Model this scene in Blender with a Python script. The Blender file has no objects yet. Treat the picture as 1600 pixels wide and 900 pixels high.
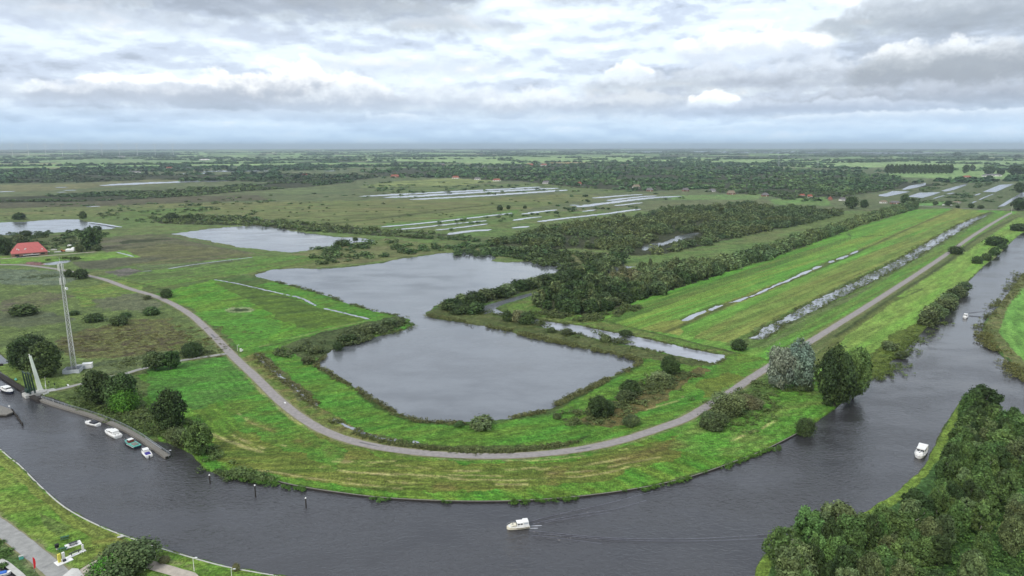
import bpy, bmesh, math, random
import numpy as np
from mathutils import Vector, Matrix
rad = math.radians
random.seed(7)
RS = np.random.RandomState(11)
SC = bpy.context.scene
COL = SC.collection

# ------------------------------------------------------------------ camera
FPX, PITCH, CAMH = 1080.0, rad(11.60), 120.0
cam_d = bpy.data.cameras.new('camera'); cam = bpy.data.objects.new('camera', cam_d); COL.objects.link(cam)
cam.location = (0, 0, CAMH); cam.rotation_euler = (math.pi/2 - PITCH, rad(0.04), 0)
cam_d.sensor_width = 36; cam_d.lens = 36*FPX/1600; cam_d.clip_start = 1; cam_d.clip_end = 200000
SC.camera = cam

# ------------------------------------------------------------------ render settings
SC.render.engine = 'CYCLES'
SC.view_settings.view_transform = 'Standard'; SC.view_settings.look = 'None'
SC.view_settings.exposure = 0.55; SC.view_settings.gamma = 1
SC.view_settings.use_curve_mapping = False
SC.cycles.use_denoising = True
SC.cycles.max_bounces = 4; SC.cycles.diffuse_bounces = 1; SC.cycles.glossy_bounces = 2
SC.cycles.transparent_max_bounces = 4; SC.cycles.volume_bounces = 0
SC.cycles.use_light_tree = False

# ------------------------------------------------------------------ node expressions
class X:
    nt = None
    def __init__(s, k): s.k = k
    def __add__(a, b): return op('ADD', a, b)
    def __radd__(a, b): return op('ADD', b, a)
    def __sub__(a, b): return op('SUBTRACT', a, b)
    def __rsub__(a, b): return op('SUBTRACT', b, a)
    def __mul__(a, b): return op('MULTIPLY', a, b)
    def __rmul__(a, b): return op('MULTIPLY', b, a)
    def __truediv__(a, b): return op('DIVIDE', a, b)
def put(inp, v):
    if isinstance(v, X): X.nt.links.new(v.k, inp)
    else:
        if hasattr(inp.default_value, '__len__') and not hasattr(v, '__len__'): v = [v]*len(inp.default_value)
        if hasattr(v, '__len__') and len(inp.default_value) == 4 and len(v) == 3: v = list(v)+[1]
        inp.default_value = v
def op(o, a, b=0.0, c=0.0, clamp=False):
    n = X.nt.nodes.new('ShaderNodeMath'); n.operation = o; n.use_clamp = clamp
    put(n.inputs[0], a); put(n.inputs[1], b); put(n.inputs[2], c)
    return X(n.outputs[0])
def smooth(x, a, b, lo=0.0, hi=1.0):
    n = X.nt.nodes.new('ShaderNodeMapRange'); n.interpolation_type = 'SMOOTHSTEP'
    for i, v in enumerate((x, a, b, lo, hi)): put(n.inputs[i], v)
    return X(n.outputs[0])
def comb(x, y, z=0.0):
    n = X.nt.nodes.new('ShaderNodeCombineXYZ'); put(n.inputs[0], x); put(n.inputs[1], y); put(n.inputs[2], z)
    return X(n.outputs[0])
def sep(v):
    n = X.nt.nodes.new('ShaderNodeSeparateXYZ'); put(n.inputs[0], v); return [X(o) for o in n.outputs]
def noise(v, scale, detail=4, rough=.55, dist=0.0):
    n = X.nt.nodes.new('ShaderNodeTexNoise'); put(n.inputs['Vector'], v)
    n.inputs['Scale'].default_value = scale; n.inputs['Detail'].default_value = detail
    n.inputs['Roughness'].default_value = rough; n.inputs['Distortion'].default_value = dist
    return X(n.outputs['Fac'])
def mixc(f, a, b, mode='MIX'):
    n = X.nt.nodes.new('ShaderNodeMix'); n.data_type = 'RGBA'; n.blend_type = mode
    put(n.inputs[0], f); put(n.inputs[6], a); put(n.inputs[7], b)
    return X(n.outputs[2])
def geo(name):
    n = X.nt.nodes.new('ShaderNodeNewGeometry'); return X(n.outputs[name])
def texco(name):
    n = X.nt.nodes.new('ShaderNodeTexCoord'); return X(n.outputs[name])
def vmul(v, s):
    n = X.nt.nodes.new('ShaderNodeVectorMath'); n.operation = 'MULTIPLY'; put(n.inputs[0], v); put(n.inputs[1], s); return X(n.outputs[0])
def lin(c):
    return tuple((v/255/12.92 if v/255 <= .04045 else ((v/255+.055)/1.055)**2.4) for v in c)

# ------------------------------------------------------------------ world: overcast sky with broken cloud
WH = (276,276,274); PALE = (246,252,256); GR = (168,178,194); GR2 = (150,158,170); GR3 = (186,196,212)
HEAPS = [(130,50,330,40,(206,216,230),GR3,.6),(420,38,330,60,(196,204,216),GR2,.75),(610,22,160,40,(190,198,206),(146,152,158),.75),(720,62,110,30,(205,213,224),(172,180,190),.6),(1080,14,260,30,(190,198,210),(160,168,182),.8),
 (1540,48,260,66,(196,203,212),(152,160,170),.85),(60,160,240,34,(226,235,244),GR3,.55),(640,118,170,40,(228,238,248),GR3,.5),(330,160,230,42,WH,GR,.75),(470,160,170,66,WH,GR,.9),(240,142,110,24,WH,(190,200,216),.6),
 (640,176,200,60,(236,243,250),(176,187,204),.7),(900,180,160,50,(240,246,252),(176,186,203),.75),(1010,172,110,28,PALE,(166,177,194),.6),(1250,140,360,50,(222,230,240),(160,168,182),.75),(1160,96,120,52,WH,(206,215,228),.9),
 (975,128,44,30,WH,(225,234,245),.7),(1480,122,150,60,(238,242,247),(140,148,160),.85),(1420,108,90,40,(240,244,248),(168,176,186),.7),(1570,104,120,50,(232,238,244),(150,158,170),.7),(1500,168,330,44,(188,197,211),(148,157,174),.85),
 (1105,165,42,26,WH,(228,236,246),.85),(1240,178,210,28,(214,224,238),(170,180,200),.7),(330,186,320,18,(214,226,240),(190,203,220),.5),(760,198,240,14,(226,236,246),(192,206,224),.5),(1220,206,190,16,PALE,(198,210,226),.6),(1450,190,220,20,PALE,(190,202,220),.7),
 (620,192,46,22,PALE,(198,210,226),.6),(200,205,260,14,(222,233,245),(196,210,228),.45)]
def make_world():
    w = bpy.data.worlds.new('World'); SC.world = w; w.use_nodes = True
    nt = w.node_tree; X.nt = nt
    bg = nt.nodes['Background']
    sky = nt.nodes.new('ShaderNodeTexSky'); sky.sky_type = 'NISHITA'; sky.sun_disc = False
    sky.sun_elevation = rad(42); sky.sun_rotation = rad(215); sky.air_density = 1.2; sky.dust_density = 2
    d = texco('Generated'); x, y, z = sep(d)
    zz = op('MAXIMUM', z, 0.0)
    el = zz*57.3                                   # elevation in degrees (small angles)
    az = op('ARCTAN2', x, y)*57.3                  # azimuth in degrees from +Y
    # two decks of cloud seen in perspective, plus rounded heaps
    px_ = x/(zz+0.07); py_ = y/(zz+0.07)
    deck = noise(comb(px_*0.9, py_*0.9, 3.1), 0.42, 7, .56, .3)
    deck2 = noise(comb(px_, py_*1.3, 9.7), 1.25, 4, .5, .2)
    band = noise(comb(az*0.035, el*0.19, 5.5), 2.2, 8, .58, .35)
    puff = noise(comb(az*0.11, el*0.30, 1.5), 2.0, 6, .52, .15)
    puff_up = noise(comb(az*0.11, (el+.5)*0.30, 1.5), 2.0, 6, .52, .15)
    warpx = (noise(comb(az*.25, el*.45, 7.7), 2.0, 6, .6)-.5)
    warpy = (noise(comb(az*.25, el*.45, 17.7), 2.0, 6, .6)-.5)
    v = .48*deck + .26*deck2 + .52*band + .20*puff
    # blobs in the sky (azimuth, elevation, half width, half height, amount) in degrees
    def blob(a, e, wa, we, amt, sharp=False, wp=1.0):
        da = (az+warpx*7*wp-a)/wa; de = (el+warpy*4.0*wp-e)/we
        r = op('SQRT', da*da+de*de)
        return smooth(r, 1.0, .55 if sharp else 0.0)*amt
    def degs(px, py): return math.degrees(math.atan((px-800)/FPX)), (229-py)/FPX*57.3*math.cos(math.atan((px-800)/FPX))
    L = [ (560,5,330,52,-.17),(400,30,190,40,-.12),(1120,10,230,26,-.15),(640,10,120,30,-.12),(1530,25,190,60,-.20),(1400,95,190,50,-.22),(1380,125,300,22,-.14),(1560,140,260,42,-.22),(1150,120,230,28,-.16),
          (980,165,180,26,-.10),(1250,168,230,18,-.12),(1000,175,90,14,-.10),(60,140,200,50,-.07),(430,165,340,24,-.16),(230,170,220,18,-.07),(750,50,90,28,-.07),
          (100,80,250,30,-.05),(880,40,220,46,.15),(300,80,260,30,.06),(1300,20,120,24,.10),(1020,90,160,24,.07),(60,210,300,12,.03),
          (700,110,160,46,.03),(1140,205,300,9,.08)]
    for (bx, by, wx, wy, amt) in L:
        a, e = degs(bx, by); v = v + blob(a, e, wx/18.85, wy/18.85, amt)
    v = (v-.735)*.95+.68
    v = v + (puff-puff_up)*.9
    v = smooth(v, .05, 1.12)
    v = v + .0
    cr = nt.nodes.new('ShaderNodeValToRGB'); cr.color_ramp.interpolation = 'EASE'
    els = cr.color_ramp.elements
    stops = [(0, (142,151,165)), (.25, (170,181,198)), (.48, (196,208,226)), (.72, (224,236,247)), (1, (255,255,255))]
    els[0].position = 0; els[0].color = (*lin(stops[0][1]), 1); els[1].position = 1; els[1].color = (*lin(stops[-1][1]), 1)
    for p, c in stops[1:-1]: e = els.new(p); e.color = (*lin(c), 1)
    put(cr.inputs[0], v)
    cloud = X(cr.outputs[0])
    # heaps of cloud: grey flat foot, sunlit cauliflower head; centre x, foot y, half width, height in picture pixels, head, foot, density
    edge = (noise(comb(az*.42, el*.62, 4.4), 1.6, 6, .62)-.5); lump = (noise(comb(az*.20, el*.22, 2.2), 1.8, 4, .6)-.5)
    for (bx, by, wx, hy, hd, ft, dn) in HEAPS:
        a, e = degs(bx, by); da = (az+lump*2.2-a)/(wx/18.85); de = (el+edge*.75-e)/(hy/18.85)
        prof = op('SQRT', op('MAXIMUM', 1.0-da*da, 0.0))*(.72+1.5*lump+.5*edge)
        al = smooth(prof-de, -.03, .22)*smooth(de+edge*.5, -.55, .25)*smooth(op('ABSOLUTE', da), 1.0, .8)*dn
        t = smooth(de/(prof+.05)+edge*.9+lump*.8, .05, 1.0)
        cloud = mixc(al, cloud, mixc(t, lin(ft), lin(hd)))
    # air near the horizon, pale blue
    hz = smooth(el, 4.0, .2)*.70
    cloud = mixc(hz, cloud, lin((172, 207, 240)))
    # the detailed part of the sky ahead; the rest (overhead and behind) is plainer broken cloud, brighter overhead
    def finish(c, bgn, k):
        n = nt.nodes.new('ShaderNodeVectorMath'); n.operation = 'SCALE'; put(n.inputs[0], c); put(n.inputs[3], k)
        put(bgn.inputs['Color'], mixc(.93, X(sky.outputs[0]), X(n.outputs[0]))); bgn.inputs['Strength'].default_value = .1
    finish(cloud, bg, 8.8)
    bg2 = nt.nodes.new('ShaderNodeBackground')
    plain = mixc(smooth(noise(comb(px_*0.9, py_*0.9, 3.1), 0.42, 3, .5, .3), .35, .62), lin((176,186,202)), lin((240,246,252)))
    finish(plain, bg2, smooth(zz, .22, .75, 1.0, SKY_TOP)*8.6)
    ms = nt.nodes.new('ShaderNodeMixShader')
    put(ms.inputs[0], smooth(el, 17, 13)*smooth(op('ABSOLUTE', az), 75, 60)*smooth(z, -.03, -.02))
    nt.links.new(bg2.outputs[0], ms.inputs[1]); nt.links.new(bg.outputs[0], ms.inputs[2])
    nt.links.new(ms.outputs[0], nt.nodes['World Output'].inputs['Surface'])
    w.cycles.sampling_method = 'MANUAL'; w.cycles.sample_map_resolution = 256
SKY_TOP = 1.25
make_world()

sun_d = bpy.data.lights.new('sun', 'SUN'); sun = bpy.data.objects.new('sun', sun_d); COL.objects.link(sun)
sun_d.energy = 1.5; sun_d.angle = rad(12); sun_d.color = (1, .965, .91)
sun.rotation_euler = (rad(48), 0, rad(-35))

# ------------------------------------------------------------------ helpers
def tag(o, label=None, cat=None, group=None, kind=None):
    if label: o['label'] = label
    if cat: o['category'] = cat
    if group: o['group'] = group
    if kind: o['kind'] = kind
    return o
def G(x, y, z=0.0):
    """the ground point (at height z) the photograph shows at pixel x, y of 1600x900"""
    cx, cy = x-800, 450-y
    dx = cx; dy = FPX*math.cos(PITCH)+cy*math.sin(PITCH); dz = -FPX*math.sin(PITCH)+cy*math.cos(PITCH)
    dz = min(dz, -2.0)
    t = (z-CAMH)/dz
    return (dx*t, dy*t)
def mpp(x, y):
    """metres per picture pixel at that ground point"""
    p = G(x, y); d = p[1]*math.cos(PITCH)+CAMH*math.sin(PITCH); return d/FPX
def GP(pts, z=0.0): return np.array([G(a, b, z) for a, b in pts])
_perm = RS.rand(512, 512)
def vnoise(x, y, seed=0):
    xi = np.floor(x).astype(np.int64); yi = np.floor(y).astype(np.int64)
    fx = x-xi; fy = y-yi; fx = fx*fx*(3-2*fx); fy = fy*fy*(3-2*fy)
    s = seed*37
    g = lambda a, b: _perm[(a+s) % 512, (b+s*3) % 512]
    return (g(xi, yi)*(1-fx)+g(xi+1, yi)*fx)*(1-fy)+(g(xi, yi+1)*(1-fx)+g(xi+1, yi+1)*fx)*fy
def fbm(x, y, seed=0, o=4):
    r = 0; a = .5; t = 0
    for i in range(o):
        r = r+a*vnoise(x*2**i+i*17.3, y*2**i+i*9.1, seed+i); t += a; a *= .55
    return r/t
def inside(P, x, y):
    r = np.zeros(x.shape, bool); n = len(P); j = n-1
    for i in range(n):
        x1, y1 = P[i]; x2, y2 = P[j]
        c = ((y1 > y) != (y2 > y)) & (x < (x2-x1)*(y-y1)/((y2-y1) if y2 != y1 else 1e-9)+x1)
        r ^= c; j = i
    return r
def dist_line(P, x, y, closed=True):
    d = np.full(x.shape, 1e18); n = len(P)
    for i in range(n if closed else n-1):
        ax, ay = P[i]; bx, by = P[(i+1) % n]
        vx, vy = bx-ax, by-ay; L = vx*vx+vy*vy+1e-9
        t = np.clip(((x-ax)*vx+(y-ay)*vy)/L, 0, 1)
        d = np.minimum(d, (x-ax-t*vx)**2+(y-ay-t*vy)**2)
    return np.sqrt(d)
def spline(pts, k=6, closed=False):
    """Catmull-Rom through world points"""
    P = [np.array(p, float) for p in pts]; n = len(P); out = []
    rng = range(n if closed else n-1)
    for i in rng:
        p0 = P[(i-1) % n] if closed or i > 0 else P[0]; p1 = P[i]; p2 = P[(i+1) % n]
        p3 = P[(i+2) % n] if closed or i+2 < n else P[-1]
        for j in range(k):
            t = j/k
            out.append(.5*((2*p1)+(-p0+p2)*t+(2*p0-5*p1+4*p2-p3)*t*t+(-p0+3*p1-3*p2+p3)*t**3))
    if not closed: out.append(P[-1])
    return np.array(out)
def new_mat(name, rough=.8, spec=.3):
    m = bpy.data.materials.new(name); m.use_nodes = True; X.nt = m.node_tree
    b = m.node_tree.nodes['Principled BSDF']; b.inputs['Roughness'].default_value = rough
    b.inputs['Specular IOR Level'].default_value = spec
    return m, b
def paint(name, c, rough=.5, var=.12, scale=1.5, spec=.4, metal=0):
    """plain coloured surface with a little wear"""
    m, b = new_mat(name, rough, spec); c = lin(c)
    n = noise(texco('Object'), scale, 4, .6)
    k = smooth(n, .3, .7)
    put(b.inputs['Base Color'], mixc(k, tuple(v*(1-var) for v in c), tuple(min(1, v*(1+var*.5)) for v in c)))
    b.inputs['Metallic'].default_value = metal
    return m
def np_mesh(name, V, F, mats=(), smooth_=False, col=None, midx=None):
    """mesh from arrays: V (n,3), F (m,k)"""
    me = bpy.data.meshes.new(name); V = np.ascontiguousarray(V, np.float32); F = np.ascontiguousarray(F, np.int32)
    me.vertices.add(len(V)); me.vertices.foreach_set('co', V.ravel())
    k = F.shape[1]; me.loops.add(F.size); me.loops.foreach_set('vertex_index', F.ravel())
    me.polygons.add(len(F)); me.polygons.foreach_set('loop_start', np.arange(0, F.size, k, dtype=np.int32))
    me.polygons.foreach_set('loop_total', np.full(len(F), k, np.int32))
    if midx is not None: me.polygons.foreach_set('material_index', np.ascontiguousarray(midx, np.int32))
    if col is not None:
        a = me.color_attributes.new('tint', 'FLOAT_COLOR', 'POINT')
        c = np.ones((len(V), 4), np.float32); c[:, :3] = col; a.data.foreach_set('color', c.ravel())
    me.update(calc_edges=True)
    if smooth_: me.polygons.foreach_set('use_smooth', np.ones(len(F), bool))
    for m in mats: me.materials.append(m)
    return me
def put_obj(name, me, parent=None, loc=None, rz=0, sc=None):
    o = bpy.data.objects.new(name, me); COL.objects.link(o)
    if parent: o.parent = parent
    if loc is not None: o.location = loc
    if rz: o.rotation_euler = (0, 0, rz)
    if sc: o.scale = sc if hasattr(sc, '__len__') else (sc, sc, sc)
    return o
class B:
    """collects boxes, bars, tubes and lofts into one mesh"""
    def __init__(s): s.v = []; s.f = []
    def add(s, v, f):
        o = len(s.v); s.v += [tuple(p) for p in v]; s.f += [tuple(i+o for i in q) for q in f]; return s
    def box(s, c, d, rz=0, top=1.0, topy=None, shx=0):
        topy = top if topy is None else topy
        x, y, z = d[0]/2, d[1]/2, d[2]/2; P = []
        for sz, kx, ky in ((-1, 1, 1), (1, top, topy)):
            for sx, sy in ((-1, -1), (1, -1), (1, 1), (-1, 1)):
                a, b_ = sx*x*kx+(shx if sz > 0 else 0), sy*y*ky
                P.append((c[0]+a*math.cos(rz)-b_*math.sin(rz), c[1]+a*math.sin(rz)+b_*math.cos(rz), c[2]+sz*z))
        return s.add(P, [(3, 2, 1, 0), (4, 5, 6, 7), (0, 1, 5, 4), (1, 2, 6, 5), (2, 3, 7, 6), (3, 0, 4, 7)])
    def bar(s, a, b, r, n=5, r2=None):
        a = Vector(a); b = Vector(b); r2 = r if r2 is None else r2
        d = (b-a); d.normalize(); u = d.cross(Vector((0, 0, 1)))
        if u.length < .01: u = Vector((1, 0, 0))
        u.normalize(); w = d.cross(u); P = []
        for q, rr in ((a, r), (b, r2)):
            for i in range(n):
                t = 2*math.pi*i/n+.4; P.append(q+u*math.cos(t)*rr+w*math.sin(t)*rr)
        return s.add(P, [(i, (i+1) % n, n+(i+1) % n, n+i) for i in range(n)]+[tuple(range(n-1, -1, -1)), tuple(range(n, 2*n))])
    def prism(s, pts, z0, z1):
        n = len(pts); return s.add([(p[0], p[1], z0) for p in pts]+[(p[0], p[1], z1) for p in pts],
            [(i, (i+1) % n, n+(i+1) % n, n+i) for i in range(n)]+[tuple(range(n-1, -1, -1)), tuple(range(n, 2*n))])
    def build(s, name, mat, parent=None, loc=None, rz=0, bevel=0):
        me = bpy.data.meshes.new(name); me.from_pydata(s.v, [], s.f); me.update(); me.materials.append(mat)
        o = put_obj(name, me, parent, loc, rz)
        bm = bmesh.new(); bm.from_mesh(me); bmesh.ops.recalc_face_normals(bm, faces=bm.faces)
        if bevel: bmesh.ops.bevel(bm, geom=bm.edges[:], offset=bevel, segments=1, affect='EDGES', clamp_overlap=True)
        bm.to_mesh(me); bm.free()
        return o
def empty(name, loc, rz=0, label=None, cat=None, group=None):
    o = bpy.data.objects.new(name, None); COL.objects.link(o); o.location = loc; o.rotation_euler = (0, 0, rz)
    o.empty_display_size = 1
    return tag(o, label, cat, group)
def copy_tree(o, parent=None):
    c = o.copy(); COL.objects.link(c)
    if parent: c.parent = parent
    for ch in o.children: copy_tree(ch, c)
    return c
# ================================================================== PLAN OF THE PLACE (picture points, unprojected onto the ground)
WL = -0.5                                             # water level
CANAL = [(-260,455),(-120,520),(0,580),(55,617),(80,620),(100,628),(130,645),(170,664),(200,674),(225,688),(262,692),(298,708),(322,735),(345,742),(378,748),(400,748),(430,753),(470,762),(520,770),(600,779),(700,784.5),(800,784),(900,778),(1000,764),(1080,746),(1150,722),(1200,702),(1250,677),(1280,657),(1310,635),(1330,615),(1346,597),(1362,591),(1382,585),(1391,577),(1389,567),(1402,559),(1420,541),(1437,524),(1450,510),(1465,502),(1477,490),(1490,472),(1510,456),(1512,442),(1522,432),(1537,416),(1555,404),(1565,394),(1577,382),(1590,370),(1602,362),(1680,318),(1760,285),(1800,290),(1700,355),(1640,398),(1597,428),(1585,445),(1557,482),(1542,497),(1534,512),(1537,527),(1550,542),(1562,554),(1575,564),(1587,580),(1602,591),(1680,635),(1800,660),(1800,730),(1700,720),(1640,702),(1600,678),(1560,655),(1530,638),(1500,627),(1475,665),(1455,706),(1440,733),(1425,747),(1400,771),(1375,786),(1350,801),(1300,828),(1240,846),(1208,856),(1188,872),(1178,893),(1176,925),(1180,980),(600,980),(500,912),(450,901),(400,893),(350,884),(300,870),(250,855),(200,838),(150,818),(100,790),(60,755),(30,725),(0,700),(-100,610),(-260,520)]
LAKE = [(395,430),(425,421),(462,419),(500,420),(547,417),(595,411),(620,405),(645,402),(687,396),(712,394),(750,396),(772,399),(775,404),(768,408),(790,410),(825,409),(867,411),(898,415),(880,423),(862,428),(825,437),(800,444),(760,455),(720,464),(700,468),(680,478),(665,490),(675,497),(725,504),(762,511),(800,518),(825,526),(862,534),(900,540),(937,549),(975,555),(995,561),(1000,566),(980,580),(950,592),(925,605),(900,617),(875,629),(857,640),(825,648),(800,653),(775,657),(740,660),(705,661),(675,660),(642,655),(612,642),(595,632),(570,617),(555,605),(532,595),(515,584),(500,575),(493,569),(510,556),(520,547),(540,541),(562,534),(585,527),(612,521),(640,512),(646,506),(635,497),(615,492),(582,486),(555,477),(535,471),(510,462),(487,455),(457,447),(430,440)]
SPITPOND = [(738,488),(745,481),(762,476),(800,465),(850,453),(900,441),(940,428),(958,419),(975,415),(992,417),(970,422),(925,437),(880,450),(830,462.5),(785,476),(772,482),(790,489),(798,493),(788,494),(768,488),(758,491)]
CHANNEL = [(804,490),(830,497),(862,503),(907,509),(950,517.5),(987,524.5),(1012,529.5),(1045,537.5),(1075,544),(1100,549),(1130,555),(1134,560),(1116,569),(1087,563),(1050,554.5),(1012,546.5),(962,536),(925,529),(900,522),(862,516),(837,509),(812,501)]
LAKE2 = [(268,365),(312,359),(350,355),(400,352),(437,357),(487,365),(525,370),(555,371),(582,374),(582,377),(550,380),(500,387),(456,395),(425,392),(400,389),(375,386),(325,376),(295,370)]
LAKE3 = [(-160,352),(0,347),(50,345),(87,342),(120,342),(140,347),(162,350),(184,354),(175,357),(137,359),(100,362),(50,366),(0,367),(-160,375)]
FARMPOND = [(64,412.2),(74,409.5),(86,408),(94,407.6),(104,406),(114,406.6),(106,409.4),(95,411),(82,413.4),(68,413.6)]
CORNER = [(-10,560),(0,552),(17,566),(4,569),(-20,572)]
NEARDOCK = [(-60,868),(-10,873),(20,888),(36,903),(60,940),(-60,940)]
BRAID1 = [(1178,529),(1198,512),(1232,494),(1266,474),(1298,459),(1342,438),(1396,411.5),(1441,384.5),(1500,350.5),(1540,334.5),(1547,333),(1514,352),(1456,386),(1414,412),(1362,438.5),(1330,455),(1298,471),(1262,490),(1222,508),(1190,530)]
BRAID2 = [(1062,500),(1100,484.5),(1140,471),(1175,460.5),(1197,450.5),(1230,436.5),(1285,412.8),(1320,399.7),(1350,387.6),(1352,388.4),(1323,401.5),(1288,415),(1234,438.8),(1203,452.5),(1179,463),(1143,474),(1103,488.5),(1066,502.5)]
FENPOND = [(1000,390),(1010,381),(1037,379),(1055,370),(1075,365),(1092,363),(1080,371),(1062,376),(1040,382),(1020,388),(1008,392)]
# body: polygon, bank slope, waggle of the waterline (m), grain (m), stretch direction
BODIES = [(CANAL,1.3,.35,5,None),(LAKE,.55,1.6,7,None),(SPITPOND,.8,.7,6,None),(CHANNEL,.7,.9,5,None),(LAKE2,.4,3,14,None),(LAKE3,.4,3,14,None),(FARMPOND,.4,1.8,8,None),
          (CORNER,.8,.3,5,None),(NEARDOCK,1.5,.1,5,None),(BRAID1,.3,1.5,6,((1180,530),(1545,333))),(BRAID2,.25,1.9,7,((1062,500),(1350,388))),(FENPOND,.4,3,9,None)]
MAINROAD = [(-120,409),(0,413),(40,414),(100,422),(140,431),(165,437),(200,450),(240,462),(270,475),(298,492),(322,513),(342,533),(358,550),(375,567),(400,590),(430,620),(460,645),(490,665),(522,680),(560,692),(605,701),(650,707),(700,711),(760,713),(820,711.5),(880,706),(930,698),(980,686),(1035,668),(1070,655),(1100,638),(1140,614),(1180,587),(1220,562),(1260,538),(1300,513),(1350,482),(1400,450),(1440,424),(1480,397),(1520,369),(1555,347),(1580,333)]
SIDEROAD = [(357,552),(330,556),(290,562),(250,570),(222,576),(190,585),(155,592),(130,599),(100,606),(72,612)]
CROSSROAD = [(1425,321),(1480,325),(1540,328),(1600,329),(1760,332)]
FARMLANE = [(0,404),(30,402),(60,400),(100,397),(150,393)]
NEARROAD = [(-90,765),(-40,796),(0,824),(46,859),(94,900),(136,945)]
GRAVEL = [(100,915),(130,893),(152,880),(175,870),(200,872),(240,884),(275,894),(310,905)]
DITCHES = [([(400,552),(412,566),(425,578),(440,590),(455,602),(475,619),(496,634)],1.6,.8),([(520,655),(545,668),(570,678),(600,686),(655,692)],1.8,.8),
           ([(335,437),(370,443),(400,450),(440,459),(470,466),(493,478)],1.9,.7),([(506,482),(540,490),(577,499)],1.9,.5),
           ([(262,420),(320,411),(395,402)],1.9,.2),([(222,424),(237,423)],1.8,.5),([(182,394),(195,397),(209,401)],1.9,.4),
           ([(1175,529),(1197,524)],2.0,1.0),([(0,0)],0,0)]
# thin far water: polyline, width in m
FARWATER = [([(562,307),(640,303),(720,299),(800,295),(845,292)],11),([(600,309),(660,306),(740,301),(800,298),(872,294)],17),([(640,312),(700,309),(770,305),(830,301),(886,297)],13),
  ([(595,355),(650,350),(700,345),(760,338),(800,333)],7),([(618,359),(655,356),(700,351),(760,345)],8),([(700,367),(722,363),(745,361),(768,359)],16),([(680,360),(717,356),(762,350)],7),
  ([(927,310),(960,307),(1004,304)],10),([(950,314),(980,310),(1025,306)],15),([(890,321),(905,321)],14),([(903,324),(930,320),(962,316),(995,312),(1025,309),(1064,307)],20),
  ([(840,347),(870,343),(905,339),(950,334),(1000,327)],11),([(802,345),(825,341),(846,339)],14),([(800,357),(827,354)],16),([(815,335),(845,331),(870,328)],12),([(910,331),(930,328)],8),([(960,322),(1003,317)],7),
  ([(0,299),(20,299)],20),([(160,290),(190,288),(225,286),(285,284),(320,282)],20),([(327,284),(355,281),(384,281)],26),([(282,272),(325,270)],16),([(312,268),(362,267),(400,267),(427,267)],18),([(507,267),(523,267)],16),
  ([(90,293),(100,292)],16),([(135,323),(156,322)],14),([(290,262),(310,261)],26),([(140,347),(160,350),(190,355)],7),
  ([(1530,313),(1541,308),(1552,304)],8),([(1516,319),(1525,315)],8),([(1523,306),(1532,303)],9),([(1459,311),(1468,308),(1476,306)],6),([(1480,304),(1490,302)],6),([(90,300),(102,300)],12),([(118,297),(100,297)],8)]
FARPONDS = [[(1409,296.5),(1420,291),(1447,286),(1446,290),(1431,294),(1412,297.5)],[(1470,299),(1490,293),(1512,287),(1509,290.5),(1490,297.5),(1478,300)],
  [(1373,305),(1385,302.5),(1395,299),(1422,300),(1405,304),(1385,308),(1373,307)],[(1417,308),(1437,301.5),(1470,301),(1456,306),(1441,310),(1430,309)],
  [(1535,300.5),(1562,289.5),(1585,288),(1569,295),(1555,301)],[(1559,324),(1575,314),(1595,302.5),(1620,298),(1630,302),(1600,308),(1581,315.5),(1569,323)]]
FARLAKE = [(940,237.2),(1100,236.6),(1300,236.6),(1462,238.6),(1440,240.2),(1200,240.3),(1050,238.8)]

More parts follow.
